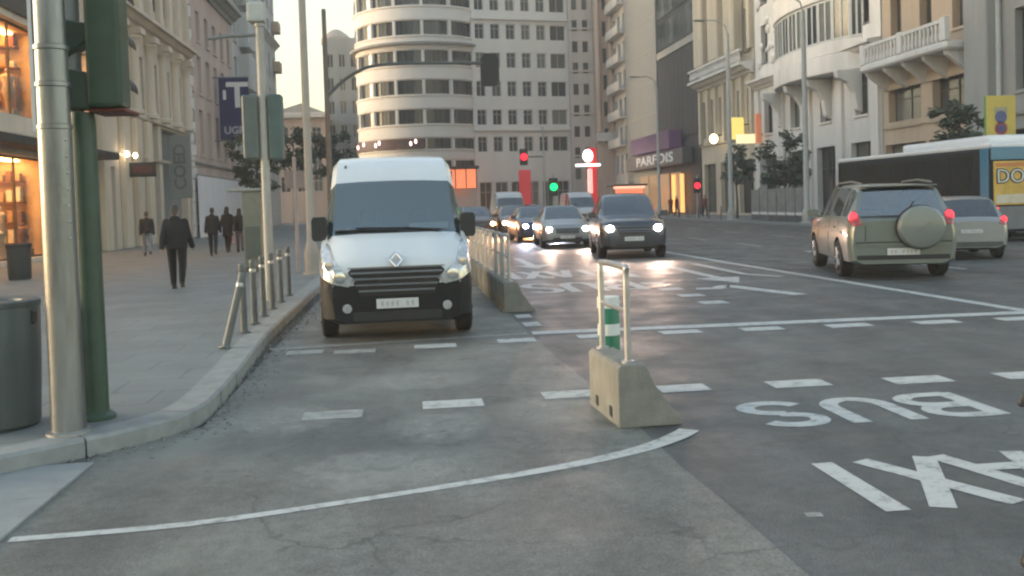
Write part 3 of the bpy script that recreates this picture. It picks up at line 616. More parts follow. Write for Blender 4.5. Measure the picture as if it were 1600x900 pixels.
# --- across the junction: low roofs, slab and tower left of the rounded building
D_ = thing('low_building', 'low pinkish house with a white eave beyond the left row', 'building')
b = MB(); wall_grid(b, (-17,128,0), (1,0,0), (0,-1,0), 7.0, 13.6, [(1.0+2.1*k, 2.2+2.1*k, 4+3.2*j, 6+3.2*j) for k in range(3) for j in range(3)], 0.25); b.build('wall', ST['pink'], D_, norm=False)
for k in range(3):
    for j in range(3): win(D_, (-16+2.1*k, 128.25, 4+3.2*j), (1,0,0), (0,-1,0), 1.2, 2.0, FR['white'], M['pane'])
shell(D_, -17, -10, 128, 142, 13.6, ST['pink'], ('y0',)); MB().box(-17.5,-9.5,127.3,142.5,13.6,14.3).build('eave', ST['white'], D_, bevel=0.1)
MB().add([(-17,127.6,14.3),(-10,127.6,14.3),(-10,142,14.3),(-17,142,14.3),(-13.5,132,16),(-13.5,139,16)], [(0,1,4),(1,2,5,4),(2,3,5),(3,0,4,5)]).build('roof', pm('roof_grey', (0.28,0.24,0.2), 0.8, 0.2, 2), D_)
E_ = thing('slab_building', 'narrow blue-grey building beside the rounded building', 'building')
b = MB(); hs = [(0.5+1.6*k, 1.4+1.6*k, 5+3.2*j, 6.8+3.2*j) for k in range(3) for j in range(6)]
wall_grid(b, (-10.5,134,0), (1,0,0), (0,-1,0), 5.2, 25, hs, 0.25); b.build('wall', pm('render_bluegrey', (0.36,0.40,0.42), 0.85, 0.12, 0.6, streak=True), E_, norm=False)
for h in hs: win(E_, (-10.5+h[0], 134.25, h[2]), (1,0,0), (0,-1,0), 0.9, 1.8, FR['white'], M['pane'], 'mid')
shell(E_, -10.5, -5.3, 134, 146, 25, MATS['render_bluegrey'], ('y0',)); cornice(E_, 'R', -10.5, 134, 146, 24.2, SILL, ST['pale'])
T_ = thing('round_tower', 'slim tower with a round orange top far behind the junction', 'tower')
MB().lathe([(1.6,0),(1.6,26.0),(1.8,26.2),(1.8,26.6),(1.5,26.7)], 20, (-12.2,190,0)).build('shaft', stone('tower_stone', (0.42,0.33,0.25)), T_, smooth=40)
MB().lathe([(1.5,26.7),(1.5,33.0),(1.7,33.2)], 20, (-12.2,190,0)).build('drum', stone('tower_orange', (0.55,0.33,0.18)), T_, smooth=40)  # drum coloured orange
MB().lathe([(2.6,33.2),(2.9,33.7),(2.9,34.6),(2.2,35.2),(0.8,36.2),(0.001,36.4)], 20, (-12.2,190,0)).build('cap', stone('tower_cap', (0.42,0.36,0.30)), T_, smooth=30)
for k in range(8):
    a = 2*pi*k/8; MB().obox((-12.2+1.52*cos(a), 190+1.52*sin(a), 30), (0.5,0.5,4.5), a).build('window_strip', M['panec'], T_)

# --- the rounded building: prow with ribbon windows, straight front with punched windows
K = thing('rounded_building', 'pale stone building with a rounded corner of ribbon windows facing the street', 'building')
CX, CY, RR = 2.7, 126.2, 8.3
a0, a1 = radians(175), radians(318)
pr = [(CX + RR*cos(a0+(a1-a0)*k/36), CY + RR*sin(a0+(a1-a0)*k/36)) for k in range(37)]
pr = [(pr[0][0]+0.6, CY+16)] + pr                     # flank running back on the left
e0 = Vector(pr[-1]); ud = Vector((cos(radians(12)), sin(radians(12)))); e1 = e0 + ud*13.2
def offset(path, d):
    out = []
    for i, p in enumerate(path):
        a = Vector(path[max(i-1,0)]); b_ = Vector(path[min(i+1,len(path)-1)]); t = (b_-a).normalized(); out.append(Vector(p) + Vector((t.y, -t.x))*d)
    return out
def band(root, path, prof, mat, name):
    """moulded band swept along a plan path: prof = [(out, z)]"""
    b = MB(); rings = [offset(path, d) for d, z in prof]; n = len(path); vs = [(p.x, p.y, prof[i][1]) for i, r_ in enumerate(rings) for p in r_]
    fs = [(i*n+k, i*n+k+1, (i+1)*n+k+1, (i+1)*n+k) for i in range(len(prof)-1) for k in range(n-1)]
    return b.add(vs, fs).build(name, mat, root, smooth=25)
floors = [12.6 + 3.6*k for k in range(7)]             # centre height of each ribbon
zt = 3.9
prev = 0.15
for i, zc in enumerate([5.6, 9.3] + floors):
    h = 1.75 if i > 1 else (1.3 if i == 1 else 3.2)
    zb, zu = zc-h/2, zc+h/2
    band(K, pr, [(-0.5,prev),(0.0,prev),(0.0,prev+0.10),(0.12,prev+0.12),(0.12,zb-0.25),(0.26,zb-0.22),(0.26,zb-0.02),(-0.5,zb)], ST['capitol'], 'spandrel')
    n = len(pr)
    for k in range(1, n-1, 2):
        p, q = offset(pr, -0.22)[k], offset(pr, -0.22)[min(k+2, n-1)]
        if k+2 > n-1: break
        u = (q-p); w = u.length
        nr = Vector((u.y, -u.x)).normalized()
        win(K, (p.x, p.y, zb), (u.x,u.y,0), (nr.x,nr.y,0), w-0.02, h, FR['dark'], M['ribbon'], 'mid', 0.07)
        if k % 6 == 1: 
            c0 = offset(pr, -0.05)[k]; MB().obox((c0.x,c0.y,(zb+zu)/2), (0.34,0.5,h), math.atan2(u.y,u.x)).build('mullion_pier', ST['capitol'], K)
    p, q = offset(pr,-0.22)[0], offset(pr,-0.22)[1]
    u = q-p; nr = Vector((u.y,-u.x)).normalized(); win(K, (p.x,p.y,zb), (u.x,u.y,0), (nr.x,nr.y,0), u.length-0.02, h, FR['dark'], M['ribbon'], 'many', 0.07)
    prev = zu
band(K, pr, [(-0.5,prev),(0.12,prev),(0.12,prev+1.2),(0.4,prev+1.25),(0.4,prev+1.6),(-0.5,prev+1.7)], ST['capitol'], 'parapet')
band(K, pr, [(0.12,22.6-1.3),(0.75,22.62-1.3),(0.8,22.9-1.3),(0.12,22.95-1.3)], ST['grey'], 'ledge')
Hk = 38.0; hs = []
for j, zc in enumerate([9.2] + [12.6+3.6*k for k in range(7)]):
    for k in range(6):
        if k < 5: hs.append((0.55+2.05*k, 1.75+2.05*k, zc-0.95, zc+0.95))
        else: hs.append((10.6, 12.7, zc-0.95, zc+0.95))
hs += [(0.6+2.1*k, 2.2+2.1*k, 0.4, 4.4) for k in range(6)]
b = MB(); wall_grid(b, (e0.x,e0.y,0), (ud.x,ud.y,0), (ud.y,-ud.x,0), 13.2, Hk, hs, 0.35); b.build('wall', ST['capitol'], K, norm=False)
for h in hs:
    p = e0 + ud*h[0] - Vector((ud.y,-ud.x))*0.33
    win(K, (p.x,p.y,h[2]), (ud.x,ud.y,0), (ud.y,-ud.x,0), h[1]-h[0], h[3]-h[2], FR['white'], M['pane'], 'cross' if h[1]-h[0] < 1.7 else 'many')
b = MB(); poly = [Vector(p) for p in pr] + [e1, Vector((e1.x, CY+16))]
b.add([(p.x,p.y,Hk-0.6) for p in poly], [tuple(range(len(poly)))]); b.add([(e1.x,e1.y,0),(e1.x,CY+16,0),(e1.x,CY+16,Hk),(e1.x,e1.y,Hk)], [(0,1,2,3)]); b.add([(pr[0][0],CY+16,0),(e1.x,CY+16,0),(e1.x,CY+16,Hk),(pr[0][0],CY+16,Hk)], [(0,1,2,3)]); b.build('rear_walls', ST['capitol'], K, norm=False)
for (d, z) in ((0,11.0),(0,25.0)): 
    p = e0 + Vector((ud.y,-ud.x))*0.10; q = e1 + Vector((ud.y,-ud.x))*0.10; u = q-p
    MB().obox(((p.x+q.x)/2,(p.y+q.y)/2,z), (u.length,0.5,0.30), math.atan2(u.y,u.x)).build('string_course', ST['capitol'], K)
fs_ = pm('theatre_fascia', (0.10,0.05,0.05), 0.6, 0.4, 1.0)
band(K, pr[4:26], [(0.28,8.7),(0.45,8.7),(0.45,9.9),(0.28,9.9)], fs_, 'fascia')
lt = lamp('sign_bulb', (1.0,0.75,0.68), 0.8)
fo = offset(pr, 0.55)
for k, kk in enumerate((7,10,14,15,22,23)):
    p = fo[kk]; MB().ball((p.x,p.y,9.3+0.25*(k % 2)), (0.16,0.1,0.30), 10).build('sign_light', lt, K)
sh_ = MB().box(4.9, 8.8, 117.4, 117.7, 3.7, 6.0).build('lit_shopfront', lamp('shop_glow', (1.0,0.24,0.10), 0.30), K); MB().box(4.6,9.1,116.9,117.8,6.0,6.4).build('canopy', pm('canopy_dark', (0.04,0.03,0.03), 0.6, 0.2, 3), K, bevel=0.05)
for mx_ in (4.9, 6.2, 7.5, 8.75): MB().box(mx_-0.06, mx_+0.06, 117.3, 117.39, 3.6, 6.0).build('mullion', M['black'], sh_)

# --- right of the straight front
F1 = thing('narrow_building', 'narrow pale building with two columns of small windows beside the rounded building', 'building')
hs = [(0.45+1.35*k, 1.15+1.35*k, 4.5+2.72*j, 5.9+2.72*j) for k in range(2) for j in range(12)]
b = MB(); wall_grid(b, (21.6,122.6,0), (1,0,0), (0,-1,0), 3.15, 39, hs, 0.25); b.build('wall', stone('stone_rose', (0.56,0.50,0.46)), F1, norm=False)
for h in hs: win(F1, (21.6+h[0],122.85,h[2]), (1,0,0), (0,-1,0), 0.7, 1.4, FR['dark'], M['pane'], 'mid', 0.05)
shell(F1, 21.6, 24.75, 122.6, 136, 39, MATS['stone_rose'], ('y0',)); 
for j in range(5): MB().box(21.58,24.72,122.45,122.6-0.002,7.4+5.44*j,7.65+5.44*j).build('string_course', MATS['stone_rose'], F1)
F2 = thing('pilaster_building', 'tall white stone building with a giant pilaster, warm light painted in as peach', 'building')
peach = stone('stone_warm_lit', (0.60,0.45,0.37))  # white stone coloured peach for the warm light falling on it
b = MB(); wall_grid(b, (24.8,121.4,0), (1,0,0), (0,-1,0), 2.4, 42, [(0.95,1.45,9+3.4*j,10.9+3.4*j) for j in range(9)], 0.2); b.build('wall', peach, F2, norm=False)
for j in range(9): win(F2, (25.75,121.6,9+3.4*j), (1,0,0), (0,-1,0), 0.5, 1.9, FR['dark'], M['pane'], 'mid', 0.05)
shell(F2, 24.8, 40, 121.4, 140, 42, peach, ('y0',))
for x in (24.85, 26.6): MB().lathe([(0.42,10.4),(0.34,10.8),(0.30,40)], 14, (x+0.2,121.2,0)).build('column', peach, F2, smooth=40)
MB().box(24.6,27.5,120.6,121.4-0.002,9.2,10.3).build('plinth', ST['white'], F2, bevel=0.08)
# --- right row, far to near
XR = 27.0
F3 = thing('balcony_building', 'white building with stacked protruding balconies on the far right row', 'building')
front(F3, 'R', XR, 113.5, 121.3, 34, [(5+3.4*k, 7.3+3.4*k, 3, 1.3) for k in range(8)], ST['white'], M['pane'], FR['dark'], 0.3)
shell(F3, XR, 42, 113.5, 121.3, 34, ST['white'], ('x0',))
for k in range(7):
    o = MB().box(XR-1.0, XR-0.002, 114.0, 120.8, 8.15+3.4*k, 8.4+3.4*k).build('balcony', ST['white'], F3, bevel=0.04)
    MB().box(XR-1.0, XR-0.9, 114.0, 120.8, 8.42+3.4*k, 9.2+3.4*k).build('balustrade', ST['white'], o)
F4 = thing('rendered_building', 'tall plain grey rendered building with hardly any windows', 'building')
hs = [(1.2+4.5*k, 2.2+4.5*k, 8+6.5*j, 9.6+6.5*j) for k in range(3) for j in range(5)]
b = MB(); wall_grid(b, (XR-0.3,99.0,0), (0,1,0), (-1,0,0), 14.3, 44, [], 0.2); b.build('wall', ST['blank'], F4, norm=False)
for k in range(12): MB().box(XR-0.33, XR-0.302, 99.0, 113.3, 4.0+3.4*k, 4.06+3.4*k).build('floor_joint', ST['grey'], F4)
shell(F4, XR-0.3, 42, 99.0, 113.3, 44, ST['blank'], ('x0',))
F5 = thing('dark_building', 'dark blue-grey panelled building with a purple lit foot', 'building')
b = MB(); dk = pm('cladding_slate', (0.032,0.038,0.048), 0.45, 0.2, 0.6, streak=True)
b.add([(XR-0.1,85.4,0),(XR-0.1,98.9,0),(XR-0.1,98.9,40),(XR-0.1,85.4,40)], [(0,1,2,3)]); b.build('wall', dk, F5)
for k in range(9): MB().box(XR-0.22, XR-0.105, 85.6+1.46*k, 87.0+1.46*k, 7.6, 16.0).build('cladding_panel', dk, F5, bevel=0.01)
for j in range(7):
    for k in range(9): MB().box(XR-0.2, XR-0.105, 85.6+1.46*k, 87.0+1.46*k, 17.0+3.2*j, 19.6+3.2*j).build('glass_panel', M['panec'], F5, bevel=0.01)
MB().box(XR-0.3, XR-0.105, 85.5, 98.8, 16.1, 16.8).build('string_course', ST['grey'], F5)
shell(F5, XR-0.1, 42, 85.4, 98.9, 40, dk, ('x0',))
pur = lamp('purple_glow', (0.42,0.16,0.48), 0.02, (0.075,0.045,0.085))
MB().box(XR-1.6, XR-0.31, 90.4, 106.0, 6.5, 8.3).build('lit_canopy', pur, F5, bevel=0.1)
o = MB().box(XR-1.3, XR-0.31, 87.0, 110.0, 4.9, 6.4).build('fascia', pm('fascia_grey', (0.10,0.10,0.105), 0.5, 0.2, 2), F5, bevel=0.05)
lettering('PARFOIS', 1.35, lamp('sign_white', (0.9,0.9,0.92), 0.05, (0.45,0.45,0.46)), o, (XR-1.32, 97.4, 5.65), (pi/2, 0, -pi/2), 0.03, 0.02, (2.9, 1, 1))
for k in range(4): MB().box(XR-0.4, XR-0.31, 90.8+4.2*k, 94.2+4.2*k, 0.3, 4.2).build('shop_window', lamp('shop_dim', (0.8,0.45,0.2), 0.12, (0.12,0.10,0.09)), F5)
for y, es in ((89.6, 0), (92.5, 1)): MB().box(XR-0.55, XR-0.41, y, y+0.9, 0.3, 4.0).build('lit_doorway', lamp('door_glow', (1.0,0.42,0.12), 0.45), F5)
F6 = thing('cream_building', 'cream stone building with arched lower windows and a heavy balcony band', 'building')
front(F6, 'R', XR, 71.6, 85.2, 30, [(0.3,4.6,3,3.2),(7.0,10.2,6,1.2),(13.0,16.4,5,1.3),(17.8,20.8,5,1.3),(22.2,25.0,5,1.3)], ST['cream'], M['pane'], FR['brown'], 0.4)
shell(F6, XR, 42, 71.6, 85.2, 30, ST['cream'], ('x0',))
cornice(F6, 'R', XR, 71.6, 85.2, 11.2, [(p*2.2, h*1.3) for p, h in CORN], ST['white'], 'balcony_slab'); cornice(F6, 'R', XR, 71.6, 85.2, 6.2, SILL, ST['cream'], 'string_course'); cornice(F6, 'R', XR, 71.6, 85.2, 28.8, CORN, ST['cream'])
for k in range(34): MB().lathe([(0.07,12.16),(0.11,12.4),(0.06,12.62),(0.09,12.85)], 8, (XR-1.05, 72.0+0.385*k, 0)).build('baluster', ST['white'], F6, smooth=50)
MB().box(XR-1.18, XR-0.92, 71.7, 85.1, 12.86, 13.02).build('handrail', ST['white'], F6)
for k in range(7): MB().box(XR-0.26, XR-0.002, 71.75+2.15*k, 72.30+2.15*k, 6.45, 11.15).build('pilaster', ST['cream'], F6)
for k in range(6): MB().box(XR-0.32, XR-0.002, 71.7+2.6*k, 72.35+2.6*k, 13.1, 28.7).build('pilaster', ST['cream'], F6)
for k in range(3): MB().box(XR-1.0, XR-0.002, 73.6+4.0*k, 75.9+4.0*k, 13.1, 24).build('oriel', ST['cream'], F6, bevel=0.15)
F7 = thing('ornate_building', 'white ornate building with a curved bay on carved brackets', 'building')
front(F7, 'R', XR, 51.9, 71.4, 28, [(0.3,4.7,4,2.9),(6.3,9.0,4,1.6),(11.6,14.4,5,1.3),(16.0,18.8,5,1.3),(20.4,23,5,1.3)], ST['white'], M['pane'], FR['dark'], 0.4)
shell(F7, XR, 42, 51.9, 71.4, 28, ST['white'], ('x0',))
cornice(F7, 'R', XR, 51.9, 71.4, 9.7, [(p*1.5, h*1.1) for p, h in CORN], ST['white'])
bay = [(XR-0.002, 54.0)] + [(XR - 1.7*sin(pi*(k+0.5)/10)**0.6, 54.0 + 12.8*(k+0.5)/10) for k in range(10)] + [(XR-0.002, 66.8)]
def bayband(z0, z1, grow, nm): 
    q = [(XR - (XR-x)*(1+grow), y) for x, y in bay]; return MB().prism(q, 'z', z0, z1).build(nm, ST['white'], F7, bevel=0.05)
bayband(9.0, 10.1, 0.10, 'bay_floor'); bayband(10.12, 10.9, 0.0, 'bay_apron')
for j in range(3):
    bayband(13.5+4.1*j, 14.9+4.1*j, 0.06, 'bay_band')
for k in range(0, 11):
    x, y = bay[k]; x2, y2 = bay[k+1]; u = Vector((x2-x, y2-y)); 
    for j in range(3): 
        nr = Vector((-u.y, u.x)).normalized(); win(F7, (x-0.1*nr.x, y, 10.92+4.1*j), (u.x,u.y,0), (nr.x,nr.y,0), u.length-0.02, 2.55, FR['white'], M['pane'], 'mid', 0.12)
for k, y in enumerate((54.4, 58.6, 62.0, 66.2)):
    MB().prism([(XR-0.002,6.4),(XR-0.35,6.6),(XR-0.5,7.6),(XR-0.9,8.2),(XR-1.5,8.5),(XR-1.6,8.95),(XR-0.002,8.95)], 'y', y-0.25, y+0.25).build('bracket', ST['white'], F7, bevel=0.04)
for k in range(5): MB().box(XR-0.2, XR-0.002, 52.0+4.6*k, 52.9+4.6*k, 0.14, 9.6).build('pilaster', ST['white'], F7)
random.seed(4)
for k in range(26):                                       # carved reliefs on the front above the bay
    y, z = random.uniform(66.5, 71), random.uniform(10.8, 20); r_ = random.uniform(0.18, 0.42)
    MB().ball((XR-0.02, y, z), (0.16, r_, r_*random.uniform(0.7,1.5)), 8).build('relief', ST['white'], F7, smooth=60)
cornice(F7, 'R', XR, 51.9, 71.4, 26.8, CORN, ST['white'])
o = MB().box(XR-0.8, XR-0.45, 69.3, 69.6, 5.6, 7.8).build('lit_pennant', lamp('orange_glow', (1.0,0.28,0.12), 0.10, (0.5,0.2,0.1)), F7)
F8 = thing('brown_building', 'warm brown building with long stone balconies and tall dark windows', 'building')
front(F8, 'R', XR, 42.7, 51.7, 26, [(0.3,4.3,2,4.2),(5.3,7.4,2,3.4),(9.6,13.2,3,1.15),(14.6,17.8,3,1.15),(19,22,3,1.15)], ST['brick'], M['pane'], FR['brown'], 0.45)
shell(F8, XR, 42, 42.7, 51.7, 26, ST['brick'], ('x0',))
for z in (8.35, 13.6):
    o = MB().box(XR-1.5, XR-0.002, 42.9, 51.5, z, z+0.42).build('balcony', ST['white'], F8, bevel=0.10)
    MB().box(XR-1.46, XR-1.30, 43.0, 51.4, z+1.30, z+1.46).build('handrail', ST['white'], o)
    for k in range(24): MB().lathe([(0.08,z+0.44),(0.12,z+0.66),(0.06,z+0.95),(0.10,z+1.28)], 8, (XR-1.38, 43.1+0.36*k, 0)).build('baluster', ST['white'], o, smooth=50)
    for k in range(3): MB().box(XR-1.50, XR-1.26, 42.92+4.05*k, 43.36+4.05*k, z+0.43, z+1.52).build('pedestal', ST['white'], o)
    for k in range(5): MB().prism([(XR-0.002,z-1.1),(XR-0.3,z-0.9),(XR-1.2,z-0.2),(XR-1.3,z-0.002),(XR-0.002,z-0.002)], 'y', 43.2+1.95*k, 43.5+1.95*k).build('bracket', ST['white'], F8)
for k in range(6): MB().box(XR-0.10, XR-0.002, 42.8, 51.6, 5.2+0.42*k, 5.22+0.42*k+0.3).build('rusticated_course', ST['brick'], F8) if k in (0,5) else None
cornice(F8, 'R', XR, 42.7, 51.7, 24.8, CORN, ST['beige'])
F9 = thing('grey_building', 'grey stone building with blue-tinted windows at the right edge', 'building')
front(F9, 'R', XR, 30.0, 42.5, 26, [(0.3,4.3,3,3.4),(6.0,9.6,6,1.1),(11,14.4,6,1.1),(16,19,6,1.1)], ST['grey'], pane_mat('blue_pane', (0.03,0.09,0.14), (0.10,0.20,0.26)), FR['dark'], 0.4)
shell(F9, XR, 42, 30.0, 42.5, 26, ST['grey'], ('x0',))
MB().box(XR-0.8, XR-0.002, 40.8, 42.6, 0.14, 26).build('pier', ST['grey'], F9, bevel=0.06)
cornice(F9, 'R', XR, 30.0, 40.7, 4.9, SILL, ST['grey'], 'string_course'); cornice(F9, 'R', XR, 30, 40.7, 10.2, SILL, ST['white'], 'string_course')
# far-side shop signs glowing under the cream building
for i, (nm, lab, x, y, z, s_, m_) in enumerate([('shop_sign', 'glowing yellow projecting sign on the cream building', XR-1.1, 73.0, 7.0, (1.3,0.25,1.7), lamp('sign_yellow', (1.0,0.75,0.20), 0.26, (0.5,0.4,0.1))),
        ('shop_sign', 'pale yellow lit shop sign beside the dark tree on the right', XR-1.2, 70.2, 6.0, (1.7,0.25,0.7), lamp('sign_cream', (1.0,0.88,0.5), 0.28, (0.5,0.45,0.3))),
        ('shop_lamp', 'bright round lamp on the cream building', XR-0.9, 79.0, 6.6, (0.7,0.5,0.8), lamp('sign_bright', (1.0,0.85,0.5), 1.2))]):
    t = thing(nm, lab, 'sign', (x, y, z)); 
    if 'round' in lab: MB().ball((0,0,0), (0.38,0.3,0.42), 14).build('globe', m_, t, smooth=60)
    else: MB().box(-s_[0]/2, s_[0]/2, -s_[1]/2, s_[1]/2, -s_[2]/2, s_[2]/2).build('lit_panel', m_, t, bevel=0.04)
    MB().tube([(0.1,0,0.3),(1.3,0,0.3)], 0.05, 6).build('bracket', M['black'], t)

# ------------------------------------------------------------------ vehicles
def apply_boolean(me, cutter):
    a = bpy.data.objects.new('a', me); c = bpy.data.objects.new('c', cutter); COL.objects.link(a); COL.objects.link(c)
    md = a.modifiers.new('b', 'BOOLEAN'); md.operation = 'DIFFERENCE'; md.object = c; md.solver = 'EXACT'
    dg = bpy.context.evaluated_depsgraph_get(); out = bpy.data.meshes.new_from_object(a.evaluated_get(dg))
    bpy.data.objects.remove(a); bpy.data.objects.remove(c); return out
def split_mesh(me, k):
    b = bmesh.new(); b.from_mesh(me)
    bmesh.ops.delete(b, geom=[f for f in b.faces if f.material_index != k], context='FACES')
    if not b.faces: b.free(); return None
    for f in b.faces: f.material_index = 0
    o = bpy.data.meshes.new('part'); b.to_mesh(o); b.free(); return o
def finish(me, mat, smooth=32):
    me.materials.clear(); me.materials.append(mat)
    me.polygons.foreach_set('use_smooth', [True]*len(me.polygons)); me.set_sharp_from_angle(angle=radians(smooth)); return me

class Car:
    """lofted bodyshell: front at y=0 (facing -y), rear at y=L; wheels cut out; panes split off as parts"""
    def __init__(s, sp, root, mats, dz=0.0):
        s.sp = sp; s.root = root; L = sp['L']; s.L = L; s.off = Vector((0, -L/2, 0))
        ys = sorted(set(sp['ys'])); rings = []
        for y in ys:
            w = interp(sp['w'], y); zl = interp(sp['zlow'], y); zb = interp(sp['zbelt'], y); zt = interp(sp['ztop'], y); wt = interp(sp['wtop'], y)
            sh = sp.get('sh', 0.955); r = sp.get('r', 0.055)
            p5 = (w*sh, zb); p7 = (min(wt, w*sh-0.01), max(zt - r, zb + 0.012))
            rng_ = [(0, zl), (w*0.8, zl), (w*0.965, zl+0.07), (w, lerp(zl, zb, 0.45)), (w*0.99, lerp(zl, zb, 0.74)), p5,
                    (lerp(p5[0], p7[0], 0.07), lerp(p5[1], p7[1], 0.07)), p7, (max(p7[0]-0.075, 0.1), max(zt-0.012, p7[1]+0.004)), (p7[0]*0.5, max(zt+0.006, p7[1]+0.008)), (0, max(zt+0.012, p7[1]+0.012))]
            rings.append(rng_)
        n = 11; vs = []; full = 2*n - 2
        for y, r in zip(ys, rings):
            vs += [(x, y, z) for x, z in r] + [(-x, y, z) for x, z in reversed(r[1:-1])]
        fs = []; tg = []
        def J(j): return j if j < 10 else full-1-j
        for i in range(len(ys)-1):
            ym = (ys[i]+ys[i+1])/2
            for j in range(full):
                fs.append((i*full+j, i*full+(j+1) % full, (i+1)*full+(j+1) % full, (i+1)*full+j)); tg.append(s.tagof(ym, J(j), 1 if j < 10 else -1))
        for base, fr in ((0, True), ((len(ys)-1)*full, False)):
            for j in range(n-1):
                a, b_ = base+j, base+j+1; c, d = base+(full-j-1 if j < n-2 else n-1), base+((full-j) % full if j > 0 else 0)
                q = [a, b_, c, d]; q2 = []
                for x in q:
                    if x not in q2: q2.append(x)
                fs.append(tuple(q2)); tg.append(s.captag(fr, j))
        names = []
        for t in tg:
            if t not in names: names.append(t)
        mb = MB(); mb.v = vs; mb.f = fs; mb.m = [names.index(t) for t in tg]
        me = mb.mesh('shell', [M['black']]*(len(names)))
        cut = MB()
        for wy in sp['wheels']:
            for sx in (-1, 1):
                wd = interp(sp['w'], wy); R = sp['wr'] + 0.055
                cut.cyl((sx*(wd-0.30), wy, sp['wr']), (sx*(wd+0.2), wy, sp['wr']), R, n=24, m=len(names)+len(cut.f)//26)
        cm = cut.mesh('cut', [M['black']]*(len(names)+4))
        for _ in range(4): me.materials.append(M['black'])
        me2 = apply_boolean(me, cm)
        b = bmesh.new(); b.from_mesh(me2); s.bvh = BVHTree.FromBMesh(b); b.free()
        for k, t in enumerate(names + ['wheel_arch#%d' % q for q in range(4)]):
            pmh = split_mesh(me2, k)
            if pmh is None: continue
            nm = t.split('#')[0]
            pmh.name = nm
            link(nm, finish(pmh, mats.get(nm, mats.get('bumper', M['black']) if nm == 'rear_bumper' else M['black'])), root, s.off)
        s.wheels(mats)
    def tagof(s, y, j, sx):
        sp = s.sp
        ws0, ws1 = sp['screen']
        if j >= (7 if sp.get('wide') else 8) and ws0 < y < ws1: return 'windshield'
        if sp.get('rear') and j >= 8 and sp['rear'][0] < y < sp['rear'][1]: return 'rear_window'
        if j == 6:
            for k, (a, b_) in enumerate(sp['side']):
                if a < y < b_: return 'side_window#%d%d' % (k, sx)
        if j <= 1 and sp.get('clad', True): return 'sill'
        if j == 2 and sp.get('darkfront', -1) > y: return 'bumper'
        if j == 3 and sp.get('darkcorner') and y < sp['darkcorner']: return 'bumper'
        return 'body'
    def captag(s, front, j):
        if j <= s.sp.get('capdark', 1): return 'bumper' if front else 'rear_bumper'
        return 'body'
    def wheels(s, mats):
        sp = s.sp; R = sp['wr']; tw = sp.get('tw', 0.2)
        if 'tyre' not in sp:
            t = MB().lathe([(R*0.62,-tw/2),(R*0.93,-tw/2),(R,-tw*0.36),(R,tw*0.36),(R*0.93,tw/2),(R*0.62,tw/2)], 28, axis='x')
            rm = MB().lathe([(R*0.64,-tw*0.46),(R*0.60,-tw*0.30),(R*0.56,-tw*0.1),(R*0.2,-tw*0.02),(0.001,-tw*0.02)], 20, axis='x')
            rm.lathe([(R*0.66,-tw*0.5),(R*0.66,tw*0.3),(R*0.58,tw*0.3),(R*0.58,-tw*0.47),(R*0.66,-tw*0.5)], 28, axis='x')
            for k in range(5):
                a = 2*pi*k/5; d = Vector((0, cos(a), sin(a)))
                rm.cyl(Vector((-tw*0.40,0,0)) + d*R*0.08, Vector((-tw*0.46,0,0)) + d*R*0.6, 0.045, 0.035, 6)
            rm.lathe([(R*0.16,-tw*0.52),(R*0.18,-tw*0.1),(0.001,-tw*0.1)], 12, axis='x')
            sp['tyre'] = t.mesh('tyre', M['rubber'], smooth=35); sp['rimm'] = rm.mesh('rim', mats.get('rim', M['rim']), smooth=35)
        for wy in sp['wheels']:
            for sx in (-1, 1):
                wd = interp(sp['w'], wy)
                w = link('wheel', sp['tyre'], s.root, s.off + Vector((sx*(wd-tw/2-0.005), wy, R)))
                if sx > 0: w.rotation_euler.z = pi
                link('rim', sp['rimm'], w)
    def patch(s, poly, side, name, mat, off=0.012, depth=0.03, parent=None, cuts=3):
        """thin plate laid on the bodyshell: outline given in the front/rear (x, z) or flank (y, z) view"""
        b = bmesh.new(); f = b.faces.new([b.verts.new((u, 0, v)) for u, v in poly])
        bmesh.ops.triangulate(b, faces=[f])
        bmesh.ops.subdivide_edges(b, edges=b.edges[:], cuts=cuts, use_grid_fill=True)
        D = {'front': Vector((0,1,0)), 'rear': Vector((0,-1,0)), 'left': Vector((1,0,0)), 'right': Vector((-1,0,0))}[side]
        last = None; pend = []
        for v in b.verts:
            u, z = v.co.x, v.co.z
            o = {'front': Vector((u,-6,z)), 'rear': Vector((u,s.L+6,z)), 'left': Vector((-6,u,z)), 'right': Vector((6,u,z))}[side]
            h = s.bvh.ray_cast(o, D)[0]
            if h is None: pend.append((v, o)); continue
            last = h; v.co = h - D*off
        for v, o in pend:
            q = s.bvh.find_nearest(o + D*6)[0]; v.co = q - D*off
        r = bmesh.ops.extrude_face_region(b, geom=b.faces[:])
        for e in r['geom']:
            if isinstance(e, bmesh.types.BMVert): e.co += D*(depth)
        bmesh.ops.recalc_face_normals(b, faces=b.faces)
        me = bpy.data.meshes.new(name); b.to_mesh(me); b.free()
        return link(name, finish(me, mat, 40), parent or s.root, s.off if parent is None else None)
    def hit(s, x, z, side='front'):
        if side == 'front': return s.bvh.ray_cast(Vector((x,-6,z)), Vector((0,1,0)))[0]
        return s.bvh.ray_cast(Vector((x,s.L+6,z)), Vector((0,-1,0)))[0]
def mir(p): return [(-x, z) for x, z in reversed(p)]
def rectp(x0, x1, z0, z1): return [(x0,z0),(x1,z0),(x1,z1),(x0,z1)]
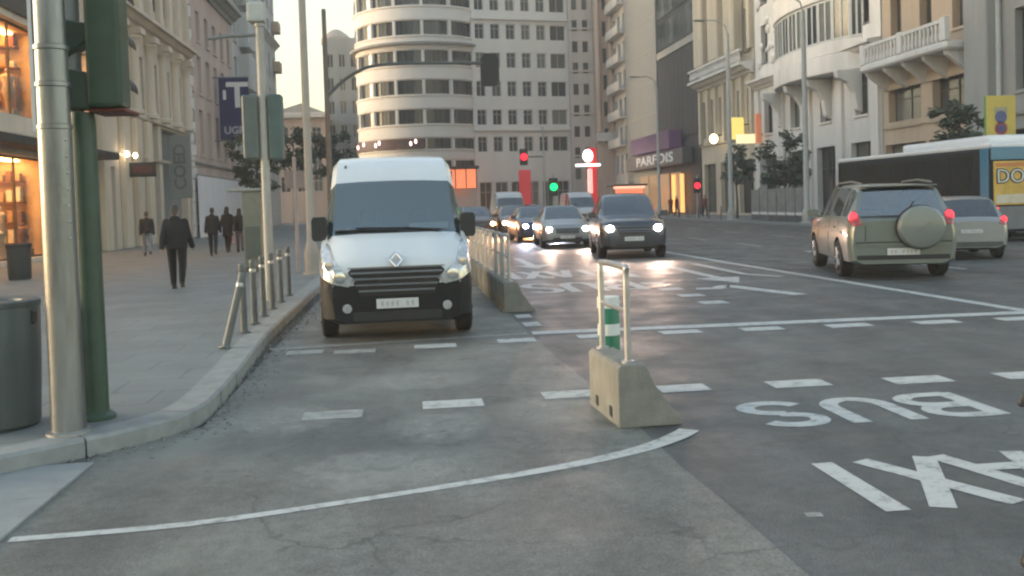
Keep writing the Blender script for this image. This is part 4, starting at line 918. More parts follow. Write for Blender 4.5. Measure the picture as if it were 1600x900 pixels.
def plate(c, side, z, w=0.5, h=0.11, x=0):
    p = c.hit(x, z, side); sgn = -1 if side == 'front' else 1
    pl = MB().box(-w/2, w/2, -0.008, 0.008, -h/2, h/2).build('number_plate', pm('plate_white', (0.62, 0.62, 0.6), 0.45, 0.1, 20), c.root, bevel=0.003, loc=c.off + p + Vector((0, sgn*0.03, 0)))
    b = MB(); random.seed(int(abs(p.x*100+p.z*1000)))
    for i in range(7):
        if i == 4: continue
        xx = -w*0.36 + i*w*0.12; b.box(xx-w*0.028, xx+w*0.028, sgn*0.009, sgn*0.0105, -h*0.24, h*0.24)
    b.build('plate_marks', pm('plate_marks', (0.42, 0.42, 0.43), 0.6, 0.2, 30), pl)['kind'] = 'stuff'
def mirrors(c, y, z, w, mat, size=(0.2,0.1,0.15)):
    for sx in (-1, 1):
        b = MB(); x0 = sx*(w+size[0]*0.52); b.prism([(x0-size[0]*0.5,z-size[2]*0.36),(x0-size[0]*0.36,z-size[2]*0.5),(x0+size[0]*0.36,z-size[2]*0.5),(x0+size[0]*0.5,z-size[2]*0.36),(x0+size[0]*0.5,z+size[2]*0.36),(x0+size[0]*0.36,z+size[2]*0.5),(x0-size[0]*0.36,z+size[2]*0.5),(x0-size[0]*0.5,z+size[2]*0.36)], 'y', y-size[1]/2, y+size[1]/2)
        b.tube([(sx*(w-0.06), y+0.03, z-size[2]*0.4), (sx*(w+size[0]*0.4), y, z-size[2]*0.2)], 0.022, 6)
        b.build('mirror', mat, c.root, smooth=50, loc=c.off)
def interior(c, y0, y1, zf, w, seats=2, mat=None):
    mat = mat or M['black']
    MB().box(-w, w, y0, y0+0.3, zf, zf+0.28).build('dashboard', mat, c.root, bevel=0.05, loc=c.off)
    for k in range(seats):
        x = (-0.36, 0.36)[k % 2]; yy = y0 + 0.95
        b = MB().box(x-0.24, x+0.24, yy, yy+0.14, zf-0.3, zf+0.38).box(x-0.13, x+0.13, yy+0.02, yy+0.12, zf+0.40, zf+0.60)
        b.build('seat', pm('seat_cloth', (0.05, 0.05, 0.055), 0.8, 0.2, 20), c.root, bevel=0.04, seg=2, loc=c.off)

def paint(name, col, metal=0.0, rough=0.32): return pm(name, col, rough, 0.06, 1.2, metal=metal, coat=0.6)

# --- the white panel van parked in the bay, facing the camera
VAN = dict(L=5.5, ys=[0,0.04,0.10,0.18,0.30,0.45,0.62,0.78,0.84,1.0,1.2,1.42,1.50,1.62,1.80,2.05,2.5,2.9,3.0,3.6,4.4,5.0,5.3,5.44,5.5],
    w=[(0,0.80),(0.04,0.86),(0.10,0.91),(0.18,0.945),(0.30,0.965),(0.62,0.985),(1.2,0.99),(5.0,0.985),(5.3,0.97),(5.44,0.95),(5.5,0.92)],
    zlow=[(0,0.26),(0.3,0.24),(0.62,0.30),(5.0,0.32),(5.5,0.36)],
    zbelt=[(0,0.90),(0.04,0.96),(0.10,1.0),(0.18,1.05),(0.30,1.11),(0.45,1.17),(0.62,1.24),(0.84,1.27),(1.5,1.31),(5.5,1.31)],
    ztop=[(0,0.96),(0.04,1.02),(0.10,1.07),(0.18,1.115),(0.30,1.18),(0.45,1.25),(0.62,1.31),(0.78,1.35),(0.84,1.37),(1.42,2.05),(1.50,2.12),(1.62,2.20),(1.80,2.31),(2.05,2.39),(2.5,2.44),(5.3,2.42),(5.44,2.36),(5.5,2.30)],
    wtop=[(0,0.70),(0.04,0.76),(0.10,0.80),(0.30,0.85),(0.62,0.875),(0.84,0.885),(1.42,0.845),(1.5,0.84),(1.8,0.83),(2.5,0.82),(5.5,0.81)],
    sh=0.965, r=0.10, screen=(0.80,1.46), side=[(1.02,1.9),(2.05,2.9)], wheels=[0.92,4.3], wr=0.335, tw=0.2, darkfront=0.62, darkcorner=0.30, capdark=3, wide=True)
v = thing('delivery_van', 'white high-roof panel van parked facing the camera in the kerbside bay', 'van', (-0.20, 15.15, 0.004), radians(1.2), scale=1.025)
vw = paint('van_white', (0.62, 0.655, 0.665), 0.0, 0.35)
blk = pm('bumper_plastic', (0.010, 0.011, 0.013), 0.6, 0.2, 9, spec=0.3)
c = Car(VAN, v, {'body': vw, 'bumper': blk, 'sill': blk, 'windshield': glass('van_windscreen', (0.05, 0.115, 0.125), 0.85, 0.30, 0.20), 'side_window': M['glassd'], 'wheel_arch': M['black'], 'rim': pm('steel_wheel', (0.1,0.1,0.1), 0.5, 0.2, 8)})  # teal diffuse tint of the windscreen paints in the reflected sky
# bumper corners, grille, lamps, badge, plate laid on the nose
hl = [(0.50,0.80),(0.60,0.72),(0.78,0.76),(0.935,0.86),(0.955,1.0),(0.93,1.16),(0.88,1.26),(0.83,1.22),(0.76,1.03),(0.64,0.90)]
for p in (hl, mir(hl)):
    o = c.patch(p, 'front', 'headlight', M['lens'], 0.016, 0.05)
    sx = 1 if p is hl else -1
    q = c.hit(sx*0.70, 0.84); MB().lathe([(0.075,0),(0.07,-0.015),(0.045,-0.02),(0.001,-0.018)], 18, q + Vector((0,-0.02,0)), 'y').build('reflector', M['chrome'], o, smooth=40)
    q = c.hit(sx*0.83, 0.98); MB().lathe([(0.055,0),(0.05,-0.014),(0.001,-0.016)], 16, q + Vector((0,-0.022,0)), 'y').build('reflector', M['chrome'], o, smooth=40)
    BC = [(0.50,0.58),(0.93,0.60),(0.93,0.84),(0.80,0.765),(0.60,0.725),(0.52,0.70)]
    c.patch(BC if sx > 0 else mir(BC), 'front', 'bumper_corner', blk, 0.010, 0.03)
g = c.patch([(-0.46,0.60),(0.46,0.60),(0.60,0.90),(0.56,0.94),(-0.56,0.94),(-0.60,0.90)], 'front', 'grille', pm('grille_black', (0.012,0.012,0.014), 0.5, 0.1, 9), 0.012, 0.03)
for z, w in ((0.66,0.47),(0.735,0.51),(0.81,0.55),(0.885,0.57)):
    b = MB(); pts = []
    for k in range(9):
        x = -w + 2*w*k/8; pts.append(c.hit(x, z) + Vector((0,-0.03,0)))
    b.tube(pts, 0.014, 6).build('grille_slat', pm('grille_grey', (0.20,0.21,0.22), 0.4, 0.1, 8, metal=0.4), g, smooth=40)
bz = 1.02; q = c.hit(0, bz)
b = MB(); D = [(0,0.105),(0.075,0),(0,-0.105),(-0.075,0)]
for k in range(4):
    a, e = D[k], D[(k+1) % 4]; b.tube([(a[0], -0.035-0.25*-a[1]*0, a[1]), (e[0], -0.035, e[1])], 0.018, 8)
bd = b.build('badge', M['chrome'], v, smooth=50, loc=c.off + q + Vector((0,-0.0,0))); bd.rotation_euler.x = radians(-35)
plate(c, 'front', 0.50, 0.52, 0.12)
c.patch(rectp(-0.55,0.55,0.29,0.40), 'front', 'lower_intake', M['black'], 0.006, 0.02)
for sx in (-1, 1):
    q = c.hit(sx*0.62, 0.45); MB().lathe([(0.06,0),(0.055,-0.012),(0.001,-0.014)], 14, q + Vector((0,-0.006,0)), 'y').build('fog_lamp', M['lens'], v, smooth=40, loc=c.off)
mirrors(c, 0.98, 1.43, 0.885, M['black'], (0.20,0.16,0.32))
for sg in (1, -1):
    HS = [(0.87,1.27),(0.875,1.255),(0.80,1.335),(0.79,1.35)]; c.patch([(sg*x, z) for x, z in (HS if sg > 0 else HS[::-1])], 'front', 'bonnet_gap', M['black'], 0.004, 0.01, cuts=2)
c.patch([(-0.60,0.945),(0.60,0.945),(0.60,0.955),(-0.60,0.955)], 'front', 'bonnet_gap', M['black'], 0.005, 0.01)
b = MB(); b.tube([(0.62,0.80,1.375),(0.2,0.86,1.41),(-0.5,0.88,1.425)], 0.014, 6); b.tube([(0.05,0.80,1.38),(-0.3,0.84,1.40),(-0.78,0.86,1.395)], 0.014, 6); b.build('wiper', M['black'], v, loc=c.off)
c.patch([(-0.82,1.355),(0.82,1.355),(0.82,1.395),(-0.82,1.395)], 'front', 'scuttle', M['black'], 0.006, 0.02)
interior(c, 1.02, 2.4, 1.05, 0.84)
MB().box(-0.9, 0.9, 2.35, 2.4, 0.4, 2.2).build('bulkhead', pm('van_bulkhead', (0.08,0.105,0.11), 0.8, 0.1, 4), v, loc=c.off)
MB().obox((0.48,1.12,1.45), (0.52,0.02,0.10), 0, M=Matrix.Translation((0.47,1.10,1.43)) @ Matrix.Rotation(radians(-50),4,'X')).build('dashboard_paper', M['white'], v, loc=c.off)
b = MB(); b.obox((0,0,0), (0.44,0.03,0.02), M=Matrix.Translation((-0.42,1.06,1.41))); b.build('dashboard_document', pm('beige_paper', (0.45,0.40,0.34), 0.7, 0.1, 8), v, loc=c.off)
c.patch([(-0.66,2.255),(-0.63,2.255),(-0.63,2.30),(-0.66,2.30)], 'front', 'roof_lamp', M['darkgrey'], 0.012, 0.03, cuts=1)

# --- passenger vehicles share three shells
SUV = dict(L=4.5, ys=[0,0.03,0.08,0.16,0.3,0.6,0.95,1.10,1.4,1.75,1.95,2.0,2.15,2.5,2.62,2.72,3.1,3.5,3.62,3.9,4.15,4.35,4.44,4.5],
    w=[(0,0.66),(0.03,0.74),(0.08,0.80),(0.16,0.84),(0.3,0.875),(0.6,0.90),(3.9,0.90),(4.15,0.89),(4.35,0.86),(4.44,0.82),(4.5,0.76)],
    zlow=[(0,0.30),(0.3,0.24),(4.2,0.26),(4.5,0.34)],
    zbelt=[(0,0.80),(0.08,0.88),(0.3,0.96),(1.1,1.05),(2.0,1.06),(3.9,1.10),(4.4,1.08),(4.5,1.0)],
    ztop=[(0,0.86),(0.03,0.92),(0.08,0.97),(0.3,1.03),(0.95,1.10),(1.10,1.13),(1.75,1.56),(1.95,1.65),(2.15,1.70),(2.6,1.725),(3.5,1.70),(3.9,1.63),(4.15,1.40),(4.35,1.16),(4.44,1.11),(4.5,1.04)],
    wtop=[(0,0.58),(0.08,0.70),(0.3,0.77),(1.1,0.78),(1.95,0.66),(2.6,0.64),(3.9,0.63),(4.35,0.74),(4.5,0.66)],
    sh=0.95, screen=(1.12,1.93), rear=(3.95,4.33), side=[(1.45,2.55),(2.66,3.48),(3.56,3.98)], wheels=[0.86,3.55], wr=0.35, tw=0.22)
BOX = dict(SUV); BOX.update(L=4.3, ys=[0,0.03,0.08,0.16,0.3,0.6,0.9,1.0,1.3,1.6,1.8,1.9,2.2,2.42,2.52,3.0,3.42,3.52,3.85,3.98,4.05,4.13,4.2,4.26,4.3],
    w=[(0,0.66),(0.03,0.74),(0.08,0.80),(0.16,0.84),(0.3,0.875),(0.6,0.90),(3.9,0.90),(4.13,0.885),(4.2,0.87),(4.26,0.84),(4.3,0.80)],
    ztop=[(0,0.86),(0.03,0.92),(0.08,0.97),(0.3,1.03),(0.9,1.10),(1.0,1.13),(1.6,1.52),(1.8,1.63),(1.9,1.66),(2.5,1.70),(3.5,1.68),(3.85,1.64),(3.98,1.60),(4.13,1.28),(4.2,1.13),(4.26,1.10),(4.3,1.04)],
    zbelt=[(0,0.80),(0.08,0.88),(0.3,0.96),(1.0,1.05),(3.9,1.09),(4.13,1.10),(4.2,1.07),(4.3,1.0)],
    wtop=[(0,0.58),(0.08,0.70),(0.3,0.77),(1.0,0.78),(1.8,0.68),(2.5,0.66),(3.98,0.65),(4.13,0.72),(4.2,0.76),(4.3,0.72)],
    screen=(1.02,1.78), rear=(4.0,4.17), side=[(1.3,2.40),(2.54,3.40),(3.54,3.95)], wheels=[0.80,3.40], wr=0.345, capdark=1)
SED = dict(L=4.4, ys=[0,0.03,0.08,0.16,0.3,0.6,1.0,1.12,1.4,1.8,2.0,2.1,2.4,2.55,2.63,3.0,3.3,3.4,3.7,3.95,4.1,4.25,4.34,4.4],
    w=[(0,0.62),(0.03,0.70),(0.08,0.76),(0.16,0.81),(0.3,0.85),(0.6,0.875),(3.8,0.875),(4.1,0.85),(4.25,0.82),(4.34,0.77),(4.4,0.70)],
    zlow=[(0,0.24),(0.3,0.19),(4.1,0.21),(4.4,0.30)],
    zbelt=[(0,0.66),(0.08,0.74),(0.3,0.80),(1.12,0.90),(2.0,0.92),(3.7,0.96),(4.2,0.97),(4.4,0.88)],
    ztop=[(0,0.70),(0.03,0.76),(0.08,0.80),(0.3,0.86),(1.0,0.95),(1.12,0.98),(1.8,1.34),(2.0,1.42),(2.1,1.44),(2.6,1.46),(3.0,1.44),(3.4,1.37),(3.7,1.24),(3.95,1.08),(4.1,1.03),(4.25,1.02),(4.34,0.98),(4.4,0.92)],
    wtop=[(0,0.54),(0.08,0.66),(0.3,0.74),(1.12,0.76),(2.0,0.60),(2.6,0.58),(3.4,0.57),(3.95,0.68),(4.4,0.60)],
    sh=0.95, screen=(1.14,1.98), rear=(3.42,3.92), side=[(1.5,2.48),(2.66,3.35)], wheels=[0.82,3.45], wr=0.315, tw=0.2)
TRANSIT = dict(VAN); TRANSIT.pop('tyre', None); TRANSIT.pop('rimm', None)
def beam(parent, pos, col, power):
    """the light a lit headlamp throws on the road ahead"""
    ld = bpy.data.lights.new('beam', 'SPOT'); ld.energy = power; ld.color = col; ld.spot_size = radians(75); ld.spot_blend = 0.8; ld.shadow_soft_size = 0.07
    o = bpy.data.objects.new('beam', ld); COL.objects.link(o); o.parent = parent; o.location = pos; o.rotation_euler = (radians(90-7), 0, pi)
def oncoming(name, label, cat, spec, loc, rz, body, hl_mat, sc=1.0, lit=True, group='oncoming traffic', face='suv', screen=None):
    r = thing(name, label, cat, loc, rz, group, sc)
    c = Car(spec, r, {'body': body, 'windshield': screen or M['glass'], 'rear_window': M['glassd'], 'side_window': M['glassd'], 'bumper': M['black'], 'sill': M['black']})
    k = spec['zbelt'][0][1]
    if face == 'van': P = hl
    elif face == 'suv': P = [(0.46,k-0.05),(0.62,k-0.08),(0.80,k-0.02),(0.83,k+0.10),(0.70,k+0.09),(0.50,k+0.06)]
    else: P = [(0.42,k-0.06),(0.58,k-0.10),(0.78,k-0.03),(0.80,k+0.08),(0.68,k+0.06),(0.46,k+0.01)]
    for p in (P, mir(P)):
        o = c.patch(p, 'front', 'headlight', M['lens'], 0.014, 0.04)
        if lit:
            sx = 1 if p is P else -1; q = c.hit(sx*0.62, k-0.0)
            MB().ball(q + Vector((0,-0.015,0)), (0.095,0.035,0.080), 14).build('lamp', hl_mat, o, smooth=60)
            beam(r, c.off + q + Vector((0,-0.08,0)), {'headlamp_warm': (1.0,0.45,0.18), 'headlamp_blue': (0.8,0.8,1.0)}.get(hl_mat.name, (1.0,0.66,0.50)), 150 if hl_mat.name == 'headlamp_warm' else 85)
    g = c.patch([(-0.38,k-0.14),(0.38,k-0.14),(0.42,k+0.03),(-0.42,k+0.03)], 'front', 'grille', M['black'], 0.010, 0.03)
    for z in (k-0.09, k-0.03):
        b = MB(); b.tube([c.hit(-0.38+0.76*i/6, z) + Vector((0,-0.022,0)) for i in range(7)], 0.010, 6).build('grille_slat', M['chrome'], g, smooth=40)
    plate(c, 'front', k-0.27)
    c.patch(rectp(-0.5,0.5,spec['zlow'][0][1]+0.02,spec['zlow'][0][1]+0.13), 'front', 'lower_intake', M['black'], 0.008, 0.02)
    y = spec['screen'][0] + 0.25; mirrors(c, y, interp(spec['zbelt'], y)+0.10, interp(spec['w'], y)-0.02, body)
    interior(c, spec['screen'][0]+0.15, 3, interp(spec['zbelt'], 1.2)-0.25, 0.66)
    return c
oncoming('suv', 'dark blue-grey SUV with bright headlights, nearest of the oncoming cars', 'car', SUV, (6.88, 29.8, 0), radians(-7), paint('suv_dark', (0.052, 0.060, 0.075), 0.4, 0.25), M['hl_white'], 1.12)
oncoming('saloon_car', 'silver car with headlights on, just behind the dark SUV', 'car', SED, (6.05, 37.4, 0), radians(-3), paint('car_silver', (0.30, 0.32, 0.33), 0.6), M['hl_white'], 1.08)
oncoming('saloon_car', 'dark blue car with bluish headlights, third in the oncoming queue', 'car', SED, (5.75, 43.4, 0), radians(1), paint('car_blue', (0.05, 0.055, 0.10), 0.4), M['hl_blue'], 1.08)
oncoming('saloon_car', 'grey car with warm headlights in front of the pale van', 'car', SED, (5.7, 51.2, 0), radians(0), paint('car_grey', (0.10, 0.10, 0.11), 0.4), M['hl_warm'], 1.10)
oncoming('saloon_car', 'dark car with orange glowing headlights, seen just beside the parked van', 'car', SED, (3.62, 50.5, 0), radians(1), paint('car_brown', (0.06, 0.05, 0.045), 0.4), M['hl_warm'], 1.10)
oncoming('saloon_car', 'dark car with warm headlights following beside the pale van', 'car', SED, (3.95, 64.5, 0), radians(1), paint('car_black', (0.03, 0.03, 0.032), 0.3), M['hl_warm'], 1.10)
oncoming('saloon_car', 'grey car at the very back of the oncoming queue', 'car', SED, (9.1, 71.0, 0), radians(1), paint('car_grey', (0.10, 0.10, 0.11), 0.4), M['hl_warm'], 1.10)
oncoming('delivery_van', 'pale van in the far oncoming queue, taller than the cars around it', 'van', TRANSIT, (6.55, 61.5, 0), radians(0), paint('van_pale', (0.52, 0.54, 0.55)), M['hl_white'], 1.0, lit=False, face='van')
oncoming('delivery_van', 'white van far off behind the dark SUV', 'van', TRANSIT, (11.6, 64.0, 0), radians(0), paint('van_pale', (0.52, 0.54, 0.55)), M['hl_white'], 0.95, lit=False, face='van')

# --- off-road car with spare wheel on its tailgate, driving away
def rear_lamps(c, P, mat):
    for p in (P, mir(P)):
        o = c.patch(p, 'rear', 'tail_light', M['tailoff'], 0.014, 0.05)
        cx = sum(x for x, z in p)/len(p); cz = sum(z for x, z in p)/len(p); q = c.hit(cx, cz, 'rear')
        if q is not None: MB().ball(q + Vector((0,0.012,0)), (0.075,0.03,0.10), 12).build('lamp', mat, o, smooth=60)
r = thing('suv', 'grey-green SUV with covered spare wheel on its tailgate, driving away', 'car', (10.28, 20.2, 0), pi - radians(15), 'traffic driving away', 1.17)
r.scale = (1.17, 1.17, 1.12)
gb = paint('suv_green_grey', (0.170, 0.198, 0.182), 0.45, 0.35)
c = Car(BOX, r, {'body': gb, 'windshield': M['glass'], 'rear_window': glass('tint_glass', (0.02,0.035,0.035), 0.3, 0.2, 0.25), 'side_window': glass('tint_glass'), 'bumper': gb, 'sill': gb})
rear_lamps(c, [(0.66,0.98),(0.80,0.95),(0.85,1.05),(0.84,1.24),(0.76,1.26),(0.69,1.14)], M['tail'])
q = c.hit(-0.26, 0.92, 'rear') + Vector((0,0.02,0))
sw = MB().lathe([(0.26,-0.02),(0.34,0.0),(0.375,0.05),(0.375,0.15),(0.34,0.20),(0.26,0.215),(0.001,0.225)], 40, q, 'y').build('spare_wheel_cover', paint('cover_grey_green', (0.20, 0.225, 0.208), 0.3, 0.4), r, smooth=30, loc=c.off)
MB().lathe([(0.376,0.005),(0.388,0.01),(0.388,0.07),(0.376,0.08)], 40, q, 'y').build('spare_tyre', M['rubber'], sw, smooth=40)
MB().obox((0,0,0), (0.30,0.006,0.016), M=Matrix.Translation(q + Vector((0,0.226,0))) @ Matrix.Rotation(radians(40),4,'Y')).build('cover_strip', M['greymetal'], sw)
plate(c, 'rear', 0.50, 0.52, 0.12, 0.0)
for sx in (-1, 1): MB().tube([(sx*0.60,1.5,1.60),(sx*0.58,1.9,1.735),(sx*0.57,3.0,1.755),(sx*0.57,3.9,1.70)], 0.018, 6).build('roof_rail', M['greymetal'], r, loc=c.off)
MB().box(-0.62,0.62,3.86,4.06,1.63,1.66).build('roof_spoiler', gb, r, bevel=0.012, loc=c.off)
for xs in (-0.60, 0.60): c.patch(rectp(xs-0.006, xs+0.006, 0.68, 1.08), 'rear', 'tailgate_seam', M['black'], 0.004, 0.01, cuts=2)
for P_ in ([(-0.66,1.10),(0.66,1.10),(0.66,1.125),(-0.66,1.125)],): c.patch(P_, 'rear', 'window_trim', M['black'], 0.008, 0.02)
for ys_ in (1.32, 2.47, 3.36): c.patch([(ys_-0.006,0.42),(ys_+0.006,0.42),(ys_+0.006,1.04),(ys_-0.006,1.04)], 'right', 'door_seam', M['black'], 0.004, 0.01, cuts=2)
for ys_ in (2.15, 3.15): c.patch([(ys_-0.10,0.90),(ys_+0.10,0.90),(ys_+0.10,0.935),(ys_-0.10,0.935)], 'right', 'door_handle', M['chrome'], 0.02, 0.03, cuts=1)
c.patch(rectp(-0.76,0.76,0.655,0.675), 'rear', 'bumper_gap', M['black'], 0.035, 0.02)
c.patch(rectp(-0.74,0.74,0.36,0.44), 'rear', 'lower_valance', M['black'], 0.008, 0.02)
c.patch([(-0.72,0.60),(0.72,0.60),(0.74,0.66),(-0.74,0.66)], 'rear', 'bumper_ledge', gb, 0.03, 0.05)
for zz in (0.84,): c.patch([(0.5,zz-0.02),(3.8,zz-0.02),(3.8,zz+0.02),(0.5,zz+0.02)], 'right', 'side_moulding', M['greymetal'], 0.012, 0.03, cuts=5)
mirrors(c, 1.25, 1.15, 0.88, gb); interior(c, 1.1, 3, 0.85, 0.66)
b = MB(); q = c.hit(0.1, 1.2, 'rear'); b.tube([c.hit(-0.05, 1.16, 'rear') + Vector((0,0.02,0)), c.hit(-0.22, 1.36, 'rear') + Vector((0,0.02,0))], 0.012, 6).build('wiper', M['black'], r, loc=c.off)
r = thing('hatchback_car', 'silver hatchback with glowing tail lights between the SUV and the bus', 'car', (14.35, 23.9, 0), pi - radians(20), 'traffic driving away', 1.0)
r.scale = (0.97, 0.95, 0.90)
hb = paint('hatch_silver', (0.32, 0.34, 0.35), 0.45)
H2 = dict(SUV); H2.pop('tyre', None); H2.pop('rimm', None)
c = Car(H2, r, {'body': hb, 'windshield': M['glass'], 'rear_window': M['glassd'], 'side_window': M['glassd'], 'bumper': hb, 'sill': M['darkgrey']})
rear_lamps(c, [(0.62,0.98),(0.78,0.92),(0.86,1.0),(0.87,1.22),(0.78,1.26),(0.68,1.10)], M['tail'])
plate(c, 'rear', 0.78); mirrors(c, 1.4, 1.15, 0.88, hb)
c.patch(rectp(-0.72,0.72,0.36,0.50), 'rear', 'rear_bumper', M['darkgrey'], 0.012, 0.03)
interior(c, 1.3, 3, 0.85, 0.64)

# --- city bus standing along the far kerb
bx0, bx1, by0, by1 = -1.27, 1.27, 0.0, 10.8
bus = thing('city_bus', 'white and teal city bus with a yellow advert across its back', 'bus', (19.72, 28.6, 0), 0, 'traffic driving away')
bw = paint('bus_white', (0.74, 0.76, 0.77)); teal = paint('bus_teal', (0.006, 0.17, 0.30)); navy = pm('bus_dark', (0.010, 0.016, 0.022), 0.5, 0.2, 3, spec=0.15)
MB().box(bx0, bx1, by0, by1, 0.32, 3.02).build('body', navy, bus, bevel=0.09, seg=2)
MB().box(bx0+0.02, bx1-0.02, by0+0.03, by1-0.03, 3.0, 3.16).build('roof', bw, bus, bevel=0.06, seg=2)
MB().box(-0.85, 0.85, 0.7, 6.2, 3.15, 3.46).build('roof_pod', bw, bus, bevel=0.12, seg=2)
MB().box(bx0-0.006, bx0+0.05, by0+0.5, by1-0.15, 0.34, 1.15).build('flank_panel', teal, bus, bevel=0.01)
for k in range(7):
    y0 = 0.95 + k*1.38
    w_ = MB().box(bx0-0.012, bx0+0.02, y0, y0+1.30, 1.25, 2.80).build('side_window', pm('bus_glass', (0.012,0.017,0.019), 0.5, 0.7, 0.9, spec=0.08), bus, bevel=0.01)
    MB().box(bx0-0.016, bx0+0.02, y0+1.305, y0+1.375, 1.25, 2.80).build('window_pillar', navy, w_)
MB().box(bx0-0.010, bx0+0.04, by0+0.09, by0+0.55, 0.34, 3.0).build('rear_corner', teal, bus, bevel=0.01)
MB().box(bx0+0.03, bx1-0.03, by0-0.02, by0+0.04, 2.62, 3.02).build('rear_header', teal, bus, bevel=0.02)
ad = MB().box(bx0+0.10, bx1-0.10, by0-0.035, by0+0.03, 1.18, 2.58).build('rear_advert', pm('advert_yellow', (0.62, 0.40, 0.08), 0.5, 0.35, 1.6), bus, bevel=0.02)
MB().box(bx0+0.16, bx1-0.16, by0-0.040, by0-0.036, 2.40, 2.52).build('advert_stripe', pm('advert_orange', (0.55, 0.20, 0.06), 0.5, 0.2, 2), ad)
MB().box(bx0+0.16, bx1-0.16, by0-0.040, by0-0.036, 1.24, 1.52).build('advert_foot', pm('advert_cream', (0.60, 0.55, 0.42), 0.5, 0.2, 2), ad)
lettering('DO', 0.62, M['black'], ad, (-0.62, by0-0.042, 2.08), bold=0.03); lettering('DO', 0.62, M['white'], ad, (-0.62, by0-0.060, 2.08), bold=-0.008)
MB().box(bx0+0.06, bx1-0.06, by0-0.02, by0+0.04, 0.40, 1.14).build('engine_cover', pm('bus_grey', (0.16,0.17,0.18), 0.5, 0.15, 3), bus, bevel=0.02)
for sx in (-1, 1):
    MB().box(sx*1.10-0.08, sx*1.10+0.08, by0-0.045, by0, 0.86, 1.12).build('tail_light', M['tail'], bus, bevel=0.02)
tm = MB().lathe([(0.28,-0.14),(0.46,-0.14),(0.49,-0.1),(0.49,0.1),(0.46,0.14),(0.28,0.14)], 28, axis='x').mesh('tyre', M['rubber'], smooth=35)
rm_ = MB().lathe([(0.29,-0.12),(0.24,-0.05),(0.12,-0.10),(0.001,-0.10)], 20, axis='x').mesh('rim', M['rim'], smooth=35)
for y in (2.9, 8.6):
    for sx in (-1, 1):
        w_ = link('wheel', tm, bus, (sx*(1.27-0.11), y, 0.49)); w_.rotation_euler.z = pi if sx > 0 else 0; link('rim', rm_, w_)

# ------------------------------------------------------------------ street furniture
PZ = 0.14
rust = pm('galvanised_stained', (0.225,0.24,0.245), 0.36, 0.55, 4, metal=0.85, bump=0.08, bscale=30, streak=True)
p = thing('steel_pole', 'thick galvanised steel pole standing beside the green signal post', 'pole', (-2.545, 7.42, PZ))
MB().lathe([(0.124,0.0),(0.121,0.4),(0.118,2.28)], 28).build('lower_tube', rust, p, smooth=40)
MB().lathe([(0.115,2.26),(0.113,2.86)], 28).build('middle_tube', rust, p, smooth=40)
MB().lathe([(0.108,2.84),(0.106,7.5)], 28).build('upper_tube', rust, p, smooth=40)
for z in (2.27, 2.58, 2.85): MB().lathe([(0.118,z-0.02),(0.123,z-0.015),(0.123,z+0.015),(0.118,z+0.02)], 28).build('band', rust, p, smooth=40)
for k in range(7): MB().ball((0.112*cos(-0.6), 0.112*sin(-0.6), 1.45+0.12*k), 0.014, 8).build('rivet', M['galv'], p)
MB().lathe([(0.16,-0.005),(0.16,0.02),(0.126,0.03)], 24).build('base_plate', M['galv'], p, smooth=30)
bp_ = MB().box(-0.16, 0.08, -0.006, 0.006, 2.30, 4.0).build('side_sign', pm('sign_blue', (0.02,0.035,0.10), 0.4, 0.15, 4), p, loc=(-0.04, 0.22, 0))
MB().box(-0.19, -0.162, -0.014, 0.014, 2.26, 4.0).build('sign_edge', M['white'], bp_)
p = thing('signal_post', 'dark green traffic signal post with its signal box turned away', 'traffic light', (-2.50, 7.90, PZ))
MB().lathe([(0.105,0),(0.102,0.06),(0.098,2.35),(0.092,2.42)], 24).build('post', M['green'], p, smooth=40)
MB().lathe([(0.068,2.3),(0.066,6.4)], 20).build('upper_tube', pm('pole_pale_grey', (0.36,0.38,0.38), 0.5, 0.15, 4), p, smooth=40, loc=(-0.055,0,0))
MB().lathe([(0.15,-0.005),(0.15,0.03),(0.11,0.06)], 24).build('base_plate', M['green'], p, smooth=30)
sb = MB().box(0.09, 0.35, -0.16, 0.12, 2.45, 3.55).build('signal_box', M['green'], p, bevel=0.03, seg=2)
for k in range(3):
    b = MB(); b.tube([(0.165+0.115*cos(t), 0.0, 0) for t in (0,)] + [(0.165,0,0)], 0.01) if False else None
    v_ = MB(); n = 16; r0 = 0.125; z = 2.63+0.36*k
    ring0 = [(0.22+r0*cos(t), 0.12, z+r0*sin(t)) for t in [radians(-10+200*i/n) for i in range(n+1)]]; ring1 = [(x, 0.34, z_-0.015) for x, _, z_ in ring0]
    v_.add(ring0+ring1, [(i,i+1,n+2+i,n+1+i) for i in range(n)]).build('visor', M['black'], sb)
MB().box(0.08,0.36,-0.10,0.30,2.415,2.445).build('box_foot', pm('rusty_red', (0.16,0.05,0.035), 0.7, 0.4, 8), sb, bevel=0.008)
for z, s_ in ((2.98,1),(2.60,-1)):
    MB().prism([(-0.10,z-0.16),(0.10,z-0.16+(0.14 if s_ > 0 else 0)),(0.19,z+0.10),(-0.10,z+0.16)], 'y', -0.13, 0.05).build('bracket', pm('bracket_green', (0.055,0.085,0.065), 0.45, 0.25, 6), p, bevel=0.012)
